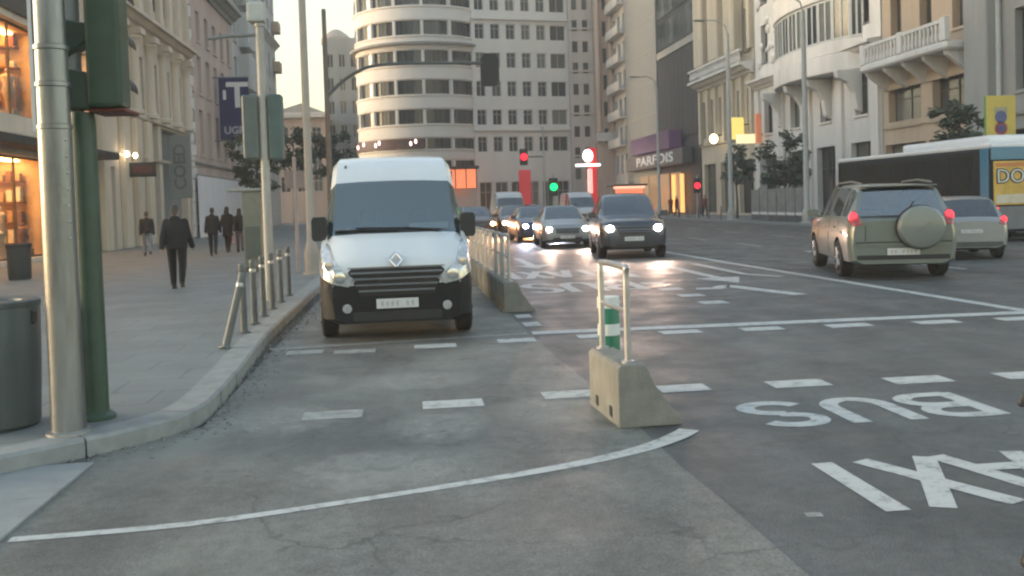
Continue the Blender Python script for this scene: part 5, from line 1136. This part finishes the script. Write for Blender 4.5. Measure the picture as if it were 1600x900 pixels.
# pole with camera and two signal boxes, farther along the kerb
p = thing('camera_pole', 'slim grey pole with a camera on top and two grey-green boxes', 'pole', (-2.45, 17.5, PZ))
MB().lathe([(0.10,0),(0.098,0.3),(0.082,0.36),(0.075,4.85),(0.09,4.86),(0.09,4.92)], 18).build('post', pm('pole_beige_grey', (0.34,0.33,0.30), 0.55, 0.15, 3, metal=0.2), p, smooth=40)
MB().tube([(0,0,4.72),(-0.55,0,4.70),(-0.9,0,4.66)], 0.03, 8).build('arm', M['greymetal'], p, smooth=50)
MB().box(-0.20,0.10,-0.16,0.20,4.93,5.28).build('camera', pm('camera_white', (0.45,0.47,0.45), 0.5, 0.1, 4), p, bevel=0.05, seg=2)
gt = pm('box_grey_green', (0.09,0.115,0.112), 0.5, 0.15, 4)
MB().box(-0.36,-0.085,-0.10,0.16,2.52,3.66).build('signal_box', gt, p, bevel=0.03); MB().box(0.085,0.34,-0.10,0.16,2.50,3.66).build('signal_box', pm('box_teal', (0.06,0.10,0.10), 0.5, 0.15, 4), p, bevel=0.03)
# lamp columns
def column(label, loc, r, H, mat, head=None, group='lamp columns'):
    t = thing('lamp_post', label, 'lamp post', loc, 0, group)
    MB().lathe([(r*1.7,0),(r*1.7,0.5),(r*1.25,0.75),(r,0.8),(r*0.72,H)], 18).build('shaft', mat, t, smooth=40)
    MB().lathe([(r*2.2,0),(r*2.2,0.05),(r*1.75,0.07)], 18).build('base', mat, t, smooth=30)
    d = 1 if head == 'R' else -1
    MB().tube([(0,0,H-0.05),(d*0.15,0,H+0.5),(d*0.7,0,H+0.85),(d*1.6,0,H+0.9)], 0.045, 8).build('arm', mat, t, smooth=50)
    MB().box(min(d*1.5,d*2.3), max(d*1.5,d*2.3), -0.14, 0.14, H+0.80, H+0.92).build('lamp_head', M['greymetal'], t, bevel=0.04)
    return t
pc = pm('column_cream', (0.36,0.31,0.26), 0.55, 0.12, 3); pg = pm('column_grey', (0.42,0.42,0.40), 0.5, 0.1, 3)
column('tall cream lamp column on the left kerb rising behind the van', (-2.33, 24.0, PZ), 0.105, 9.0, pc, 'R')
column('tall grey lamp column on the far pavement by the ornate building', (21.85, 50.5, PZ), 0.16, 11.5, pg)
column('tall grey lamp column on the far pavement by the cream building', (21.85, 62.8, PZ), 0.16, 12.5, pg)
column('thin grey lamp column in front of the dark building', (21.85, 81.2, PZ), 0.14, 11.2, pg)
# kerb bollards; the nearest one has been knocked over
bm1 = MB().lathe([(0.055,0),(0.055,0.03),(0.045,0.04),(0.043,0.84),(0.046,0.85),(0.046,0.90),(0.042,0.915),(0.001,0.92)], 16).mesh('bollard_body', pm('bollard_grey', (0.12,0.13,0.125), 0.5, 0.2, 5), smooth=40)
bm2 = MB().lathe([(0.0445,0.74),(0.0465,0.745),(0.0465,0.785),(0.0445,0.79)], 16).mesh('ring', M['galv'], smooth=40)
bm3 = MB().lathe([(0.085,-0.004),(0.085,0.012),(0.06,0.016)], 16).mesh('foot', M['darkgrey'], smooth=30)
names_ = ['grey bollard knocked askew, nearest of the row along the kerb', 'upright grey bollard right behind the tilted one'] + ['%s grey bollard from the camera in the kerb row' % w for w in ('third','fourth','fifth','sixth','seventh')]
for k, (x, y) in enumerate([(-2.16,11.55),(-2.17,12.95),(-2.18,13.9),(-2.19,14.85),(-2.20,15.9),(-2.21,17.05),(-2.22,18.3)]):
    t = thing('bollard', names_[k], 'bollard', (x, y, PZ), 0, 'bollards along the left kerb')
    if k == 0: t.rotation_euler = (radians(-12), radians(13), 0)
    bo = link('post', bm1, t); link('ring', bm2, bo); link('foot', bm3, t)
# thin sign posts by the kerb behind the van's mirror
t = thing('sign_post', 'thin post with a small square sign plate seen from behind, left of the van', 'sign', (-2.78, 25.0, PZ))
MB().cyl((0,0,0),(0,0,2.95),0.05,0.045,12).build('post', pm('post_pinkish', (0.38,0.30,0.28), 0.5, 0.2, 4), t, smooth=40); MB().box(-0.25,0.25,-0.03,-0.015,2.15,2.6).build('plate', pm('plate_brown', (0.25,0.19,0.17), 0.5, 0.2, 4), t, bevel=0.004)
t = thing('totem', 'beige-green information totem on the pavement behind the bollards', 'totem', (-4.02, 26.0, PZ))
MB().box(-0.24,0.24,-0.14,0.14,0.12,2.12).build('body', pm('totem_beige', (0.20,0.195,0.15), 0.6, 0.2, 3), t, bevel=0.02); MB().box(-0.28,0.28,-0.18,0.18,0,0.12).build('base', M['darkgrey'], t, bevel=0.015); MB().box(-0.62,0.30,-0.2,0.2,2.12,2.20).build('cap', pm('totem_cap', (0.30,0.29,0.25), 0.6, 0.2, 3), t, bevel=0.02); MB().box(-0.19,0.19,-0.152,-0.142,0.35,1.2).build('panel', pm('totem_panel', (0.11,0.12,0.095), 0.5, 0.2, 4), t)
# litter bins
t = thing('litter_bin', 'large dark grey litter bin at the left edge beside the steel pole', 'bin', (-3.22, 7.80, PZ))
MB().lathe([(0.30,0.0),(0.325,0.03),(0.345,0.5),(0.355,0.93),(0.345,0.955),(0.20,0.96)], 36).build('drum', pm('bin_grey', (0.070,0.085,0.085), 0.45, 0.18, 2.5, streak=True), t, smooth=35)
MB().lathe([(0.357,0.93),(0.361,0.94),(0.358,0.975),(0.33,0.985),(0.23,0.975),(0.22,0.95)], 36).build('rim', M['darkgrey'], t, smooth=35)
MB().box(0.285,0.36,-0.10,-0.02,0.80,0.90).build('latch', M['black'], t, bevel=0.01)
t = thing('litter_bin', 'small dark bin standing in front of the lit shop window', 'bin', (-10.1, 26.4, PZ))
MB().lathe([(0.26,0),(0.28,0.05),(0.30,0.88),(0.26,0.93),(0.14,0.94)], 24).build('drum', pm('bin_dark', (0.03,0.033,0.033), 0.5, 0.15, 3), t, smooth=35); MB().lathe([(0.31,0.84),(0.32,0.86),(0.32,0.93),(0.30,0.94)], 24).build('rim', M['black'], t, smooth=35)
# overhead signal on a curved arm
t = thing('overhead_signal', 'traffic signal hanging from a long curved arm over the road', 'traffic light', (-2.5, 33.0, PZ))
bm_ = pm('mast_brown', (0.16,0.13,0.11), 0.5, 0.2, 3)
MB().lathe([(0.13,0),(0.12,0.6),(0.085,5.3),(0.07,8.3)], 16).build('mast', bm_, t, smooth=40)
MB().tube(smooth_path([(0,0,5.35),(0.5,0,5.85),(1.1,0,6.22),(1.7,0,6.40),(3.0,0,6.45),(5.3,0,6.42)], 5), 0.055, 10).build('arm', M['darkgrey'], t, smooth=50)
sh2 = MB().prism([(5.25,5.62),(5.75,5.62),(5.86,5.8),(5.86,6.55),(5.75,6.75),(5.35,6.75),(5.22,6.55),(5.22,5.8)], 'y', -0.03, 0.01).build('backboard', M['black'], t); MB().box(5.38,5.70,0.012,0.25,5.70,6.68).build('signal_box', M['darkgrey'], t, bevel=0.03)
# concrete lane separators with steel hoops
def separator(label, loc, rz, hoop=True, L=0.92, group='concrete lane separators'):
    t = thing('lane_separator', label, 'barrier', loc, rz, group)
    prof = [(0,0.0),(0.50,0.0),(0.49,0.05),(0.40,0.16),(0.29,0.32),(0.235,0.45),(0.215,0.485),(0.03,0.485),(0.0,0.46)]
    MB().prism(prof, 'y', 0, L).build('block', M['concrete'], t, bevel=0.012, seg=2)
    for y in (L*0.25, L*0.72): MB().box(-0.004,0.02,y-0.04,y+0.04,0.05,0.13).build('lifting_slot', M['black'], t)
    h = MB(); a, b_ = 0.10, L-0.05
    h.tube(smooth_path([(0.11,a,0.47),(0.11,a,0.9),(0.11,a,1.17),(0.11,a+0.05,1.22),(0.11,b_-0.05,1.22),(0.11,b_,1.17),(0.11,b_,0.9),(0.11,b_,0.47)], 4), 0.026, 12)
    hp = h.build('hoop', M['steel'], t, smooth=50); MB().tube([(0.11,a,0.88),(0.11,b_,0.88)], 0.020, 8).build('crossbar', M['steel'], hp, smooth=50)
    for y in (a, b_): MB().lathe([(0.055,0.48),(0.055,0.50),(0.03,0.505)], 14, (0.11,y,0)).build('flange', M['steel'], hp, smooth=30)
    return t
sp0 = separator('lone concrete separator block with a steel hoop, nearest the camera', (1.56, 7.12, 0.004), radians(3.0))
for k in range(8):
    c_ = copy_tree(sp0); c_.location = (1.50-0.012*k, 15.1+1.02*k, 0.004); c_.rotation_euler.z = radians(0.4)
    c_['label'] = 'concrete separator block heading the row on the right of the van' if k == 0 else 'second concrete separator block in the row beside the van' if k == 1 else 'concrete separator block farther back in the row beside the van'
t = thing('marker_post', 'green and white flexible marker post behind the near concrete block', 'marker post', (1.80, 8.55, 0.004))
mg = pm('marker_green', (0.008,0.16,0.085), 0.45, 0.15, 6)
MB().lathe([(0.13,0),(0.13,0.03),(0.10,0.05),(0.095,0.80),(0.08,0.83),(0.001,0.84)], 24).build('post', mg, t, smooth=35)
for z in (0.26, 0.52, 0.765): MB().lathe([(0.099,z),(0.101,z+0.003),(0.100,z+0.10),(0.098,z+0.103)], 24).build('white_band', pm('reflective_white', (0.7,0.74,0.7), 0.35, 0.06, 10), t, smooth=30)
# far side: temporary yellow sign on a tall pole, by the bus
t = thing('no_parking_sign', 'yellow temporary traffic sign on a tall pole above the bus', 'sign', (22.35, 34.0, PZ))
MB().cyl((0,0.06,0),(0,0.06,10.5),0.09,0.07,14).build('pole', pg, t, smooth=40)
pl_ = MB().box(-0.58,0.60,-0.05,0.0,3.42,5.05).build('plate', pm('sign_yellow_paint', (0.62,0.48,0.10), 0.5, 0.1, 3), t, bevel=0.01)
MB().box(-0.62,-0.585,-0.04,0.02,3.42,5.05).build('green_edge', pm('edge_green', (0.10,0.30,0.05), 0.5, 0.1, 3), pl_)
MB().lathe([(0.24,0),(0.24,0.01),(0.001,0.012)], 24, (0.0,-0.065,4.25), 'y').build('blue_disc', pm('disc_blue', (0.10,0.12,0.26), 0.5, 0.1, 3), pl_); MB().lathe([(0.25,0),(0.25,0.01),(0.001,0.012)], 24, (0.0,-0.065,3.82), 'y').build('red_disc', pm('disc_red', (0.33,0.05,0.08), 0.5, 0.1, 3), pl_)
MB().lathe([(0.15,0),(0.15,0.008),(0.001,0.009)], 20, (0.0,-0.075,3.82), 'y').build('disc_centre', pm('disc_navy', (0.08,0.08,0.22), 0.5, 0.1, 3), pl_)
MB().box(-0.25,0.25,-0.062,-0.052,4.40,4.62).build('lettering_bar', pm('bar_grey', (0.35,0.33,0.22), 0.5, 0.2, 8), pl_)
MB().prism([(-0.3,3.40),(0.3,3.40),(0.36,3.30),(0.2,3.16),(-0.2,3.16),(-0.36,3.30)], 'y', -0.06, -0.01).build('lower_plate', pm('plate_red', (0.40,0.05,0.06), 0.5, 0.1, 3), t)
# traffic lights at the far junction
def signal(label, loc, z, col, dx, H, pole_r=0.07):
    t = thing('traffic_light', label, 'traffic light', loc, 0, 'far traffic lights')
    MB().lathe([(pole_r*1.5,0),(pole_r,0.4),(pole_r*0.8,H)], 12).build('post', pg, t, smooth=40)
    b = MB().box(dx-0.26,dx+0.26,-0.10,0.16,z-0.55,z+0.55).build('signal_box', M['black'], t, bevel=0.05)
    MB().lathe([(0.24,-0.12),(0.22,-0.16),(0.001,-0.20)], 16, (dx,0,z), 'y').build('lit_lens', col, b, smooth=50)
    if abs(dx) > 0.2: MB().tube([(0,0,z),(dx,0,z)], 0.04, 6).build('arm', M['darkgrey'], t)
redl = lamp('signal_red', (1.0,0.02,0.04), 0.6); grl = lamp('signal_green', (0.0,1.0,0.22), 0.5)
signal('mast with a red signal at the far junction, above the pale van', (9.35, 64.0, 0.0), 4.78, redl, -1.35, 6.8)
signal('lit green signal low over the queue of cars', (9.02, 58.0, 0.0), 2.62, grl, 0.0, 3.4)
signal('small red signal by the far pavement under the dark building', (21.75, 70.0, PZ), 2.45, redl, 0.0, 3.2)
t = thing('advertising_totem', 'tall red advertising panel beyond the queue of cars', 'totem', (9.1, 72.5, 0.0))
MB().box(-0.45,0.45,-0.15,0.15,0,4.2).build('panel', lamp('totem_red', (1.0,0.05,0.06), 0.07, (0.35,0.05,0.06)), t, bevel=0.05); MB().box(-0.65,0.65,-0.22,0.22,0,0.3).build('base', M['darkgrey'], t, bevel=0.03)
t = thing('neon_sign', 'glowing white and red neon sign at the far junction', 'sign', (21.6, 112.0, PZ))
MB().box(0.1,1.1,0.0,0.3,1.0,7.8).build('red_panel', lamp('neon_red', (1.0,0.02,0.03), 0.12, (0.4,0.02,0.02)), t, bevel=0.08)
MB().ball((0,-0.2,6.85), (0.62,0.3,0.76), 18).build('white_globe', lamp('neon_white', (1.0,0.80,0.76), 1.2), t, smooth=60)
MB().box(-1.5,1.5,-0.3,-0.05,5.6,5.9).build('white_bar', lamp('neon_bar', (1.0,0.85,0.82), 0.8), t, bevel=0.08); MB().box(-0.1,0.5,-0.25,-0.05,2.4,5.3).build('white_stem', lamp('neon_stem', (1.0,0.45,0.40), 0.35), t, bevel=0.08)
MB().cyl((0.4,0.3,0),(0.4,0.3,5),0.12).build('post', M['darkgrey'], t)
t = thing('glow_kiosk', 'made-up kiosk supplying the red-orange glow at the far junction', 'kiosk', (23.9, 101.0, PZ))  # kiosk added to supply the red-orange glow behind the cars
MB().box(-1.6,1.6,0,2.2,0,3.0).build('booth', M['darkgrey'], t, bevel=0.05); MB().box(-1.9,1.9,-0.5,2.4,3.0,3.2).build('roof', M['black'], t, bevel=0.05)
MB().box(-1.5,1.5,-0.06,-0.005,1.0,2.7).build('glow_panel', lamp('kiosk_glow', (1.0,0.20,0.10), 0.35), t); MB().box(-1.7,1.7,-0.12,-0.062,2.72,2.98).build('glow_strip', lamp('kiosk_fascia', (1.0,0.42,0.28), 0.5), t)
# glass-panelled terrace screen on the far pavement
t = thing('terrace_screen', 'low terrace screen of glass panels along the far kerb', 'screen', (21.95, 50.9, PZ))
for k in range(6):
    pn = MB().box(-0.02,0.02,0.06+1.38*k,1.32+1.38*k,0.55,1.95).build('panel', pm('screen_grey', (0.22,0.235,0.23), 0.4, 0.35, 1.6), t); MB().box(-0.03,0.03,0.06+1.38*k,1.32+1.38*k,0.40,0.55).build('rail', M['white'], pn); MB().box(-0.02,0.02,0.06+1.38*k,1.32+1.38*k,0.06,0.38).build('foot_panel', M['darkgrey'], pn)
for k in range(7): MB().box(-0.04,0.04,-0.04+1.38*k,0.04+1.38*k,0,2.05).build('post', M['greymetal'], t)
for k in range(5):
    t = thing('bollard', 'short dark bollard by the far kerb near the red signal', 'bollard', (21.7, 64.5+2.6*k, PZ), 0, 'bollards by the far kerb')
    bo = link('post', bm1, t); link('ring', bm2, bo); link('foot', bm3, t)

# ------------------------------------------------------------------ trees
def tree(name, label, loc, H, R, crown_z, seed, dark=1.0, n=1400, leaf=0.16, parts=True):
    random.seed(seed); t = thing(name, label, 'tree', loc, 0, 'street trees')
    bark = pm('bark', (0.07,0.058,0.045), 0.9, 0.3, 6, bump=0.4, bscale=20)
    tr = MB(); top = crown_z*1.0
    tr.tube([(0,0,0),(0.03,0.02,top*0.5),(-0.02,0.04,top),(0.05,0,H*0.85)], [0.10*H/5,0.075*H/5,0.06*H/5,0.02], 9)
    limbs = []
    for k in range(9):
        a = random.uniform(0, 2*pi); z0 = lerp(top*0.85, H*0.7, random.random()); l_ = R*random.uniform(0.6,0.95)
        e = Vector((l_*cos(a), l_*sin(a), z0 + l_*random.uniform(0.3,0.9))); limbs.append(e)
        tr.tube([(0,0,z0), e*0.5 + Vector((0,0,z0*0.5+0.05)), e], [0.035*H/5,0.022*H/5,0.008], 6)
    tr.build('trunk', bark, t, smooth=50)
    cl = [Vector((random.gauss(0,0.42)*R, random.gauss(0,0.42)*R, lerp(crown_z, H, 0.1+0.85*random.random()))) for _ in range(24)] + limbs
    b = MB()
    for i in range(n):
        c = random.choice(cl); d = Vector((random.gauss(0,1),random.gauss(0,1),random.gauss(0,0.8))).normalized()*R*0.30*random.random()**0.5
        p = c + d; u = Vector((random.gauss(0,1),random.gauss(0,1),random.gauss(0,0.6))).normalized(); w = u.orthogonal().normalized(); s_ = leaf*random.uniform(0.6,1.3)
        b.add([p - u*s_, p + w*s_*0.45, p + u*s_, p - w*s_*0.45], [(0,1,2,3)], i % 2)
    lm = [pm('leaf_dark', (0.028,0.046,0.028), 0.6, 0.4, 3), pm('leaf_green', (0.055,0.080,0.042), 0.6, 0.4, 3)]
    b.build('crown', lm, t, norm=False)
    return t
tree('street_tree', 'small dark green tree on the left pavement below the blue banner', (-6.7, 45.0, PZ), 5.3, 0.95, 2.6, 1, n=1500, leaf=0.14)
tree('street_tree', 'wide dark tree at the end of the left pavement behind the lamp column', (-8.3, 74.0, PZ), 8.0, 1.9, 4.2, 2, n=1500, leaf=0.22)
tree('street_tree', 'dark tree beyond the wide one, just left of the van roof', (-6.2, 86.0, PZ), 8.0, 1.8, 4.4, 3, n=1300, leaf=0.24)
tree('street_tree', 'dark green tree on the far pavement under the yellow shop signs', (23.0, 56.2, PZ), 5.4, 1.5, 2.0, 4, n=1700, leaf=0.19)
tree('street_tree', 'slim dark tree on the far pavement next to the lamp column', (23.4, 66.0, PZ), 5.2, 1.1, 2.4, 5, n=900, leaf=0.19)
tree('street_tree', 'tree top showing over the bus beside the yellow sign', (22.9, 37.6, PZ), 5.2, 1.0, 2.4, 6, n=1500, leaf=0.16)

# ------------------------------------------------------------------ people
def remesh(me, vox, it=4):
    o = bpy.data.objects.new('r', me); COL.objects.link(o)
    md = o.modifiers.new('r', 'REMESH'); md.mode = 'VOXEL'; md.voxel_size = vox; md.use_smooth_shade = True
    sm = o.modifiers.new('s', 'SMOOTH'); sm.factor = 0.5; sm.iterations = it
    dg = bpy.context.evaluated_depsgraph_get(); out = bpy.data.meshes.new_from_object(o.evaluated_get(dg)); bpy.data.objects.remove(o)
    out.polygons.foreach_set('use_smooth', [True]*len(out.polygons)); return out
def rings(b, rs, n=14):
    """closed surface through elliptical rings (x, y, z, rx, ry)"""
    vs = []; fs = []
    for (x,y,z,rx,ry) in rs: vs += [(x+rx*cos(2*pi*k/n), y+ry*sin(2*pi*k/n), z) for k in range(n)]
    for i in range(len(rs)-1): fs += [(i*n+k, i*n+(k+1) % n, (i+1)*n+(k+1) % n, (i+1)*n+k) for k in range(n)]
    fs += [tuple(reversed(range(n))), tuple(range((len(rs)-1)*n, len(rs)*n))]; b.add(vs, fs)
def limb(b, pts, rs): 
    b.tube(pts, rs, 12)
    for p, r_ in zip(pts, rs): b.ball(p, r_*0.99, 10)
def person(label, loc, heading, H=1.74, coat=(0.02,0.022,0.026), trousers=(0.018,0.018,0.022), hair=(0.025,0.02,0.016), step=0.22, build=1.0, coat_len=0.50, hood=False, long_hair=False, vox=0.012, bag=None, gloves=False, arms=((-0.10,0.06),(0.12,-0.04))):
    """walking figure facing local -y rotated to heading; body is one surface, coat and hair are worn over it"""
    t = thing('person', label, 'person', loc, heading, 'people on the pavement', H/1.74)
    hipz, kz = 0.90, 0.49; kb = build
    L = [(0.095*kb, 0, hipz), (0.10*kb, -step*0.55, kz+0.01), (0.10*kb, -step*0.75, 0.09)]
    R_ = [(-0.095*kb, 0, hipz), (-0.10*kb, step*0.15, kz), (-0.10*kb, step*0.95, 0.10+0.25*step)]
    sh = 1.44
    def arm(sx, sw): 
        s_ = Vector((sx*0.168*kb, 0.0, sh-0.045)); e = s_ + Vector((sx*0.036, -sw*0.5+0.03, -0.29)); w = e + Vector((sx*0.005, -sw*0.9-0.06, -0.25)); return [s_, e, w]
    AL, AR = arm(1, arms[0][0]*2), arm(-1, arms[1][0]*2)
    b = MB()
    rings(b, [(0,0.0,0.86,0.14*kb,0.10*kb),(0,0,0.95,0.165*kb,0.115*kb),(0,0,1.10,0.145*kb,0.10*kb),(0,-0.01,1.28,0.17*kb,0.115*kb),(0,0,1.38,0.165*kb,0.095*kb),(0,0.005,1.44,0.075,0.062)])
    b.tube([(0,0.005,1.44),(0,-0.005,1.58)], [0.062,0.055], 12)
    b.ball((0,-0.012,1.635), (0.074,0.092,0.108), 16); b.ball((0,-0.035,1.575), (0.052,0.058,0.045), 12)      # skull, jaw
    b.cyl((0,-0.095,1.635),(0,-0.118,1.605),0.010,0.017,8)                                                    # nose
    for sx in (-1,1): b.ball((sx*0.076,0.0,1.628),(0.012,0.024,0.034),8)                                      # ears
    for P in (L, R_):
        limb(b, P, [0.094*kb,0.074*kb,0.058]); f = Vector(P[2]); up = f.z-0.09
        rings(b, [(f.x,f.y-0.055,up,0.045,0.13),(f.x,f.y-0.055,up+0.035,0.044,0.125),(f.x,f.y-0.02,up+0.075,0.04,0.075),(f.x,f.y,up+0.10,0.038,0.05)], 12)
    for sx, P in ((1,AL),(-1,AR)):
        limb(b, P, [0.048*kb,0.043,0.031]); w = P[2]; d = (P[2]-P[1]).normalized()
        b.ball(w + d*0.045, (0.020,0.040,0.046), 10)                                                        # palm
        for k in range(4):
            q = w + d*0.075 + Vector((0,0.028-0.019*k,0)); ln = (0.060,0.072,0.066,0.052)[k]
            b.tube([q, q + d*ln*0.55 + Vector((-sx*0.004,0,0)), q + d*ln + Vector((-sx*0.020,0,0))], [0.0095,0.009,0.007], 8)
        q = w + d*0.02 + Vector((0,-0.035,0)); b.tube([q, q + d*0.035 + Vector((0,-0.022,0)), q + d*0.062 + Vector((-sx*0.01,-0.026,0))], [0.011,0.010,0.008], 8)
    me = remesh(b.mesh('body', []), vox, 3)
    for m_ in (pm('skin', (0.42,0.27,0.20), 0.55, 0.08, 8), pm('trousers_%s' % label[:18], trousers, 0.85, 0.2, 9), M['black']): me.materials.append(m_)
    for p_ in me.polygons:
        c = p_.center; p_.material_index = 0 if (c.z > 1.0 and not (abs(c.x) < 0.2 and c.z < 1.4)) else (2 if c.z < 0.13 + (R_[2][2]-0.10 if c.x < 0 else 0)*1.0 and c.z < 0.3 else 1)
        if 0.55 < c.z < 1.0 and abs(c.x) > 0.185*kb: p_.material_index = 2 if gloves else 0
    link('body', me, t)
    for sx in (-1, 1):
        MB().ball((sx*0.031,-0.092,1.645),(0.013,0.010,0.009),10).build('eye', pm('eye_white', (0.6,0.58,0.55), 0.3, 0.05, 5), t, smooth=60); MB().ball((sx*0.031,-0.101,1.645),(0.006,0.004,0.006),8).build('iris', M['black'], t)
        MB().tube([(sx*0.016,-0.101,1.668),(sx*0.033,-0.099,1.673),(sx*0.050,-0.088,1.666)], 0.004, 6).build('eyebrow', pm('hair_%s' % label[:18], hair, 0.6, 0.3, 20), t)
    MB().ball((0,-0.0935,1.572),(0.024,0.008,0.007),10).build('mouth', pm('lips', (0.34,0.15,0.13), 0.5, 0.1, 8), t, smooth=60)
    b = MB(); hz = hipz + 0.06 - (coat_len-0.30)
    rings(b, [(0,0.01,hz,0.20*kb,0.155*kb),(0,0.01,hz+0.15,0.205*kb,0.155*kb),(0,0,1.08,0.20*kb,0.15*kb),(0,0,1.25,0.20*kb,0.15*kb),(0,0.005,1.36,0.195*kb,0.13*kb),(0,0.005,1.42,0.165*kb,0.11),(0,0.005,1.46,0.115,0.095),(0,0.0,1.49,0.078,0.078)], 18)
    for P in (AL, AR): limb(b, [P[0],P[1],P[1].lerp(P[2],0.93)], [0.068*kb,0.062*kb,0.052*kb])
    b.lathe([(0.070,1.44),(0.080,1.47),(0.076,1.505),(0.065,1.51)], 16)
    if hood: b.ball((0,0.065,1.47),(0.10,0.07,0.06),12)
    cm = remesh(b.mesh('coat', []), vox*1.3, 2); cm.materials.append(pm('coat_%s' % label[:18], coat, 0.85, 0.3, 7, bump=0.3, bscale=14)); link('coat', cm, t)
    b = MB(); b.ball((0,0.022,1.660),(0.082,0.088,0.098),16)
    if long_hair: rings(b, [(0,0.06,1.36,0.085,0.035),(0,0.065,1.48,0.10,0.05),(0,0.05,1.60,0.09,0.07)], 12)
    else: b.ball((0,0.05,1.60),(0.07,0.055,0.07),12)
    hm = remesh(b.mesh('hair', []), vox, 1); hm.materials.append(pm('hair_%s' % label[:18], hair, 0.6, 0.3, 20)); link('hair', hm, t)
    if bag:
        b = MB(); b.box(-0.05,0.05,-0.16,0.16,0,0.34); q = AL[2]; g = b.build('bag', pm('bag_%s' % label[:18], bag, 0.6, 0.15, 5), None, bevel=0.03, seg=2)
        g.parent = t; g.location = (q.x+0.03, q.y, q.z-0.52); MB().tube(smooth_path([(0,-0.08,0.33),(0,-0.04,0.46),(0,0.04,0.46),(0,0.08,0.33)],4),0.008,6).build('strap', M['black'], g)
    return t
AW = pi            # walking away from the camera
person('man in a bulky black coat walking away, nearest figure on the pavement', (-4.85, 21.0, PZ), AW - 0.05, 1.78, (0.007,0.008,0.010), (0.005,0.005,0.006), (0.05,0.045,0.04), 0.12, 1.12, 0.42, True, vox=0.011)
person('person in a dark jacket and pale blue trousers near the shop front', (-9.9, 38.2, PZ), AW + 0.2, 1.70, (0.018,0.014,0.015), (0.20,0.23,0.28), (0.05,0.035,0.025), 0.2, 1.12, 0.36)
person('person in a dark parka with hood walking past the white hoarding', (-7.05, 36.2, PZ), AW, 1.76, (0.008,0.009,0.011), (0.012,0.014,0.02), (0.02,0.016,0.014), 0.16, 1.0, 0.48, True)
person('person in a long dark coat walking right behind the hooded one', (-6.95, 38.6, PZ), AW - 0.2, 1.80, (0.010,0.008,0.010), (0.008,0.008,0.01), (0.02,0.015,0.012), 0.2, 0.96, 0.66, False, True)
person('person in dark clothes with a pink shopping bag by the totem', (-6.45, 38.4, PZ), AW + 0.1, 1.72, (0.010,0.008,0.009), (0.12,0.08,0.08), (0.02,0.015,0.012), 0.18, 0.95, 0.4, False, True, bag=(0.42,0.25,0.24))
person('person with long brown hair in a brown coat beside the totem', (-4.5, 29.5, PZ), AW - 0.1, 1.72, (0.055,0.04,0.028), (0.02,0.02,0.024), (0.07,0.035,0.02), 0.16, 0.95, 0.58, False, True)
person('person in black and blue cut off by the right edge of the view', (2.97, 3.79, 0.004), radians(60), 1.74, (0.02,0.022,0.03), (0.03,0.05,0.12), (0.03,0.02,0.015), 0.30, 1.0, 0.34, gloves=True)
for k, (lab, x, y, ct, tr) in enumerate([('distant pedestrian in a red jacket on the far pavement', 23.6, 74.0, (0.20,0.03,0.03), (0.03,0.03,0.04)), ('distant pedestrian in a dark coat near the lit doorway', 24.2, 86.0, (0.02,0.02,0.024), (0.02,0.02,0.02)), ('distant pedestrian in a pale coat by the far lamp column', 22.9, 79.5, (0.30,0.27,0.23), (0.04,0.05,0.08))]):
    person(lab, (x, y, PZ), (0.2, AW, 0.6)[k], 1.72, ct, tr, (0.03,0.02,0.015), 0.2, 1.0, 0.42, False, k == 2, vox=0.02)

# ------------------------------------------------------------------ air
hz = MB().box(-120, 120, -20, 230, -1.2, 48).build('haze', bpy.data.materials.new('haze_air')); hz['kind'] = 'stuff'
hm_ = hz.data.materials[0]; hm_.use_nodes = True; n = hm_.node_tree.nodes; n.clear()
o_ = n.new('ShaderNodeOutputMaterial'); pv_ = n.new('ShaderNodeVolumePrincipled'); pv_.inputs['Color'].default_value = (0.93, 0.91, 0.88, 1); pv_.inputs['Density'].default_value = 0.0015
hm_.node_tree.links.new(pv_.outputs[0], o_.inputs['Volume'])
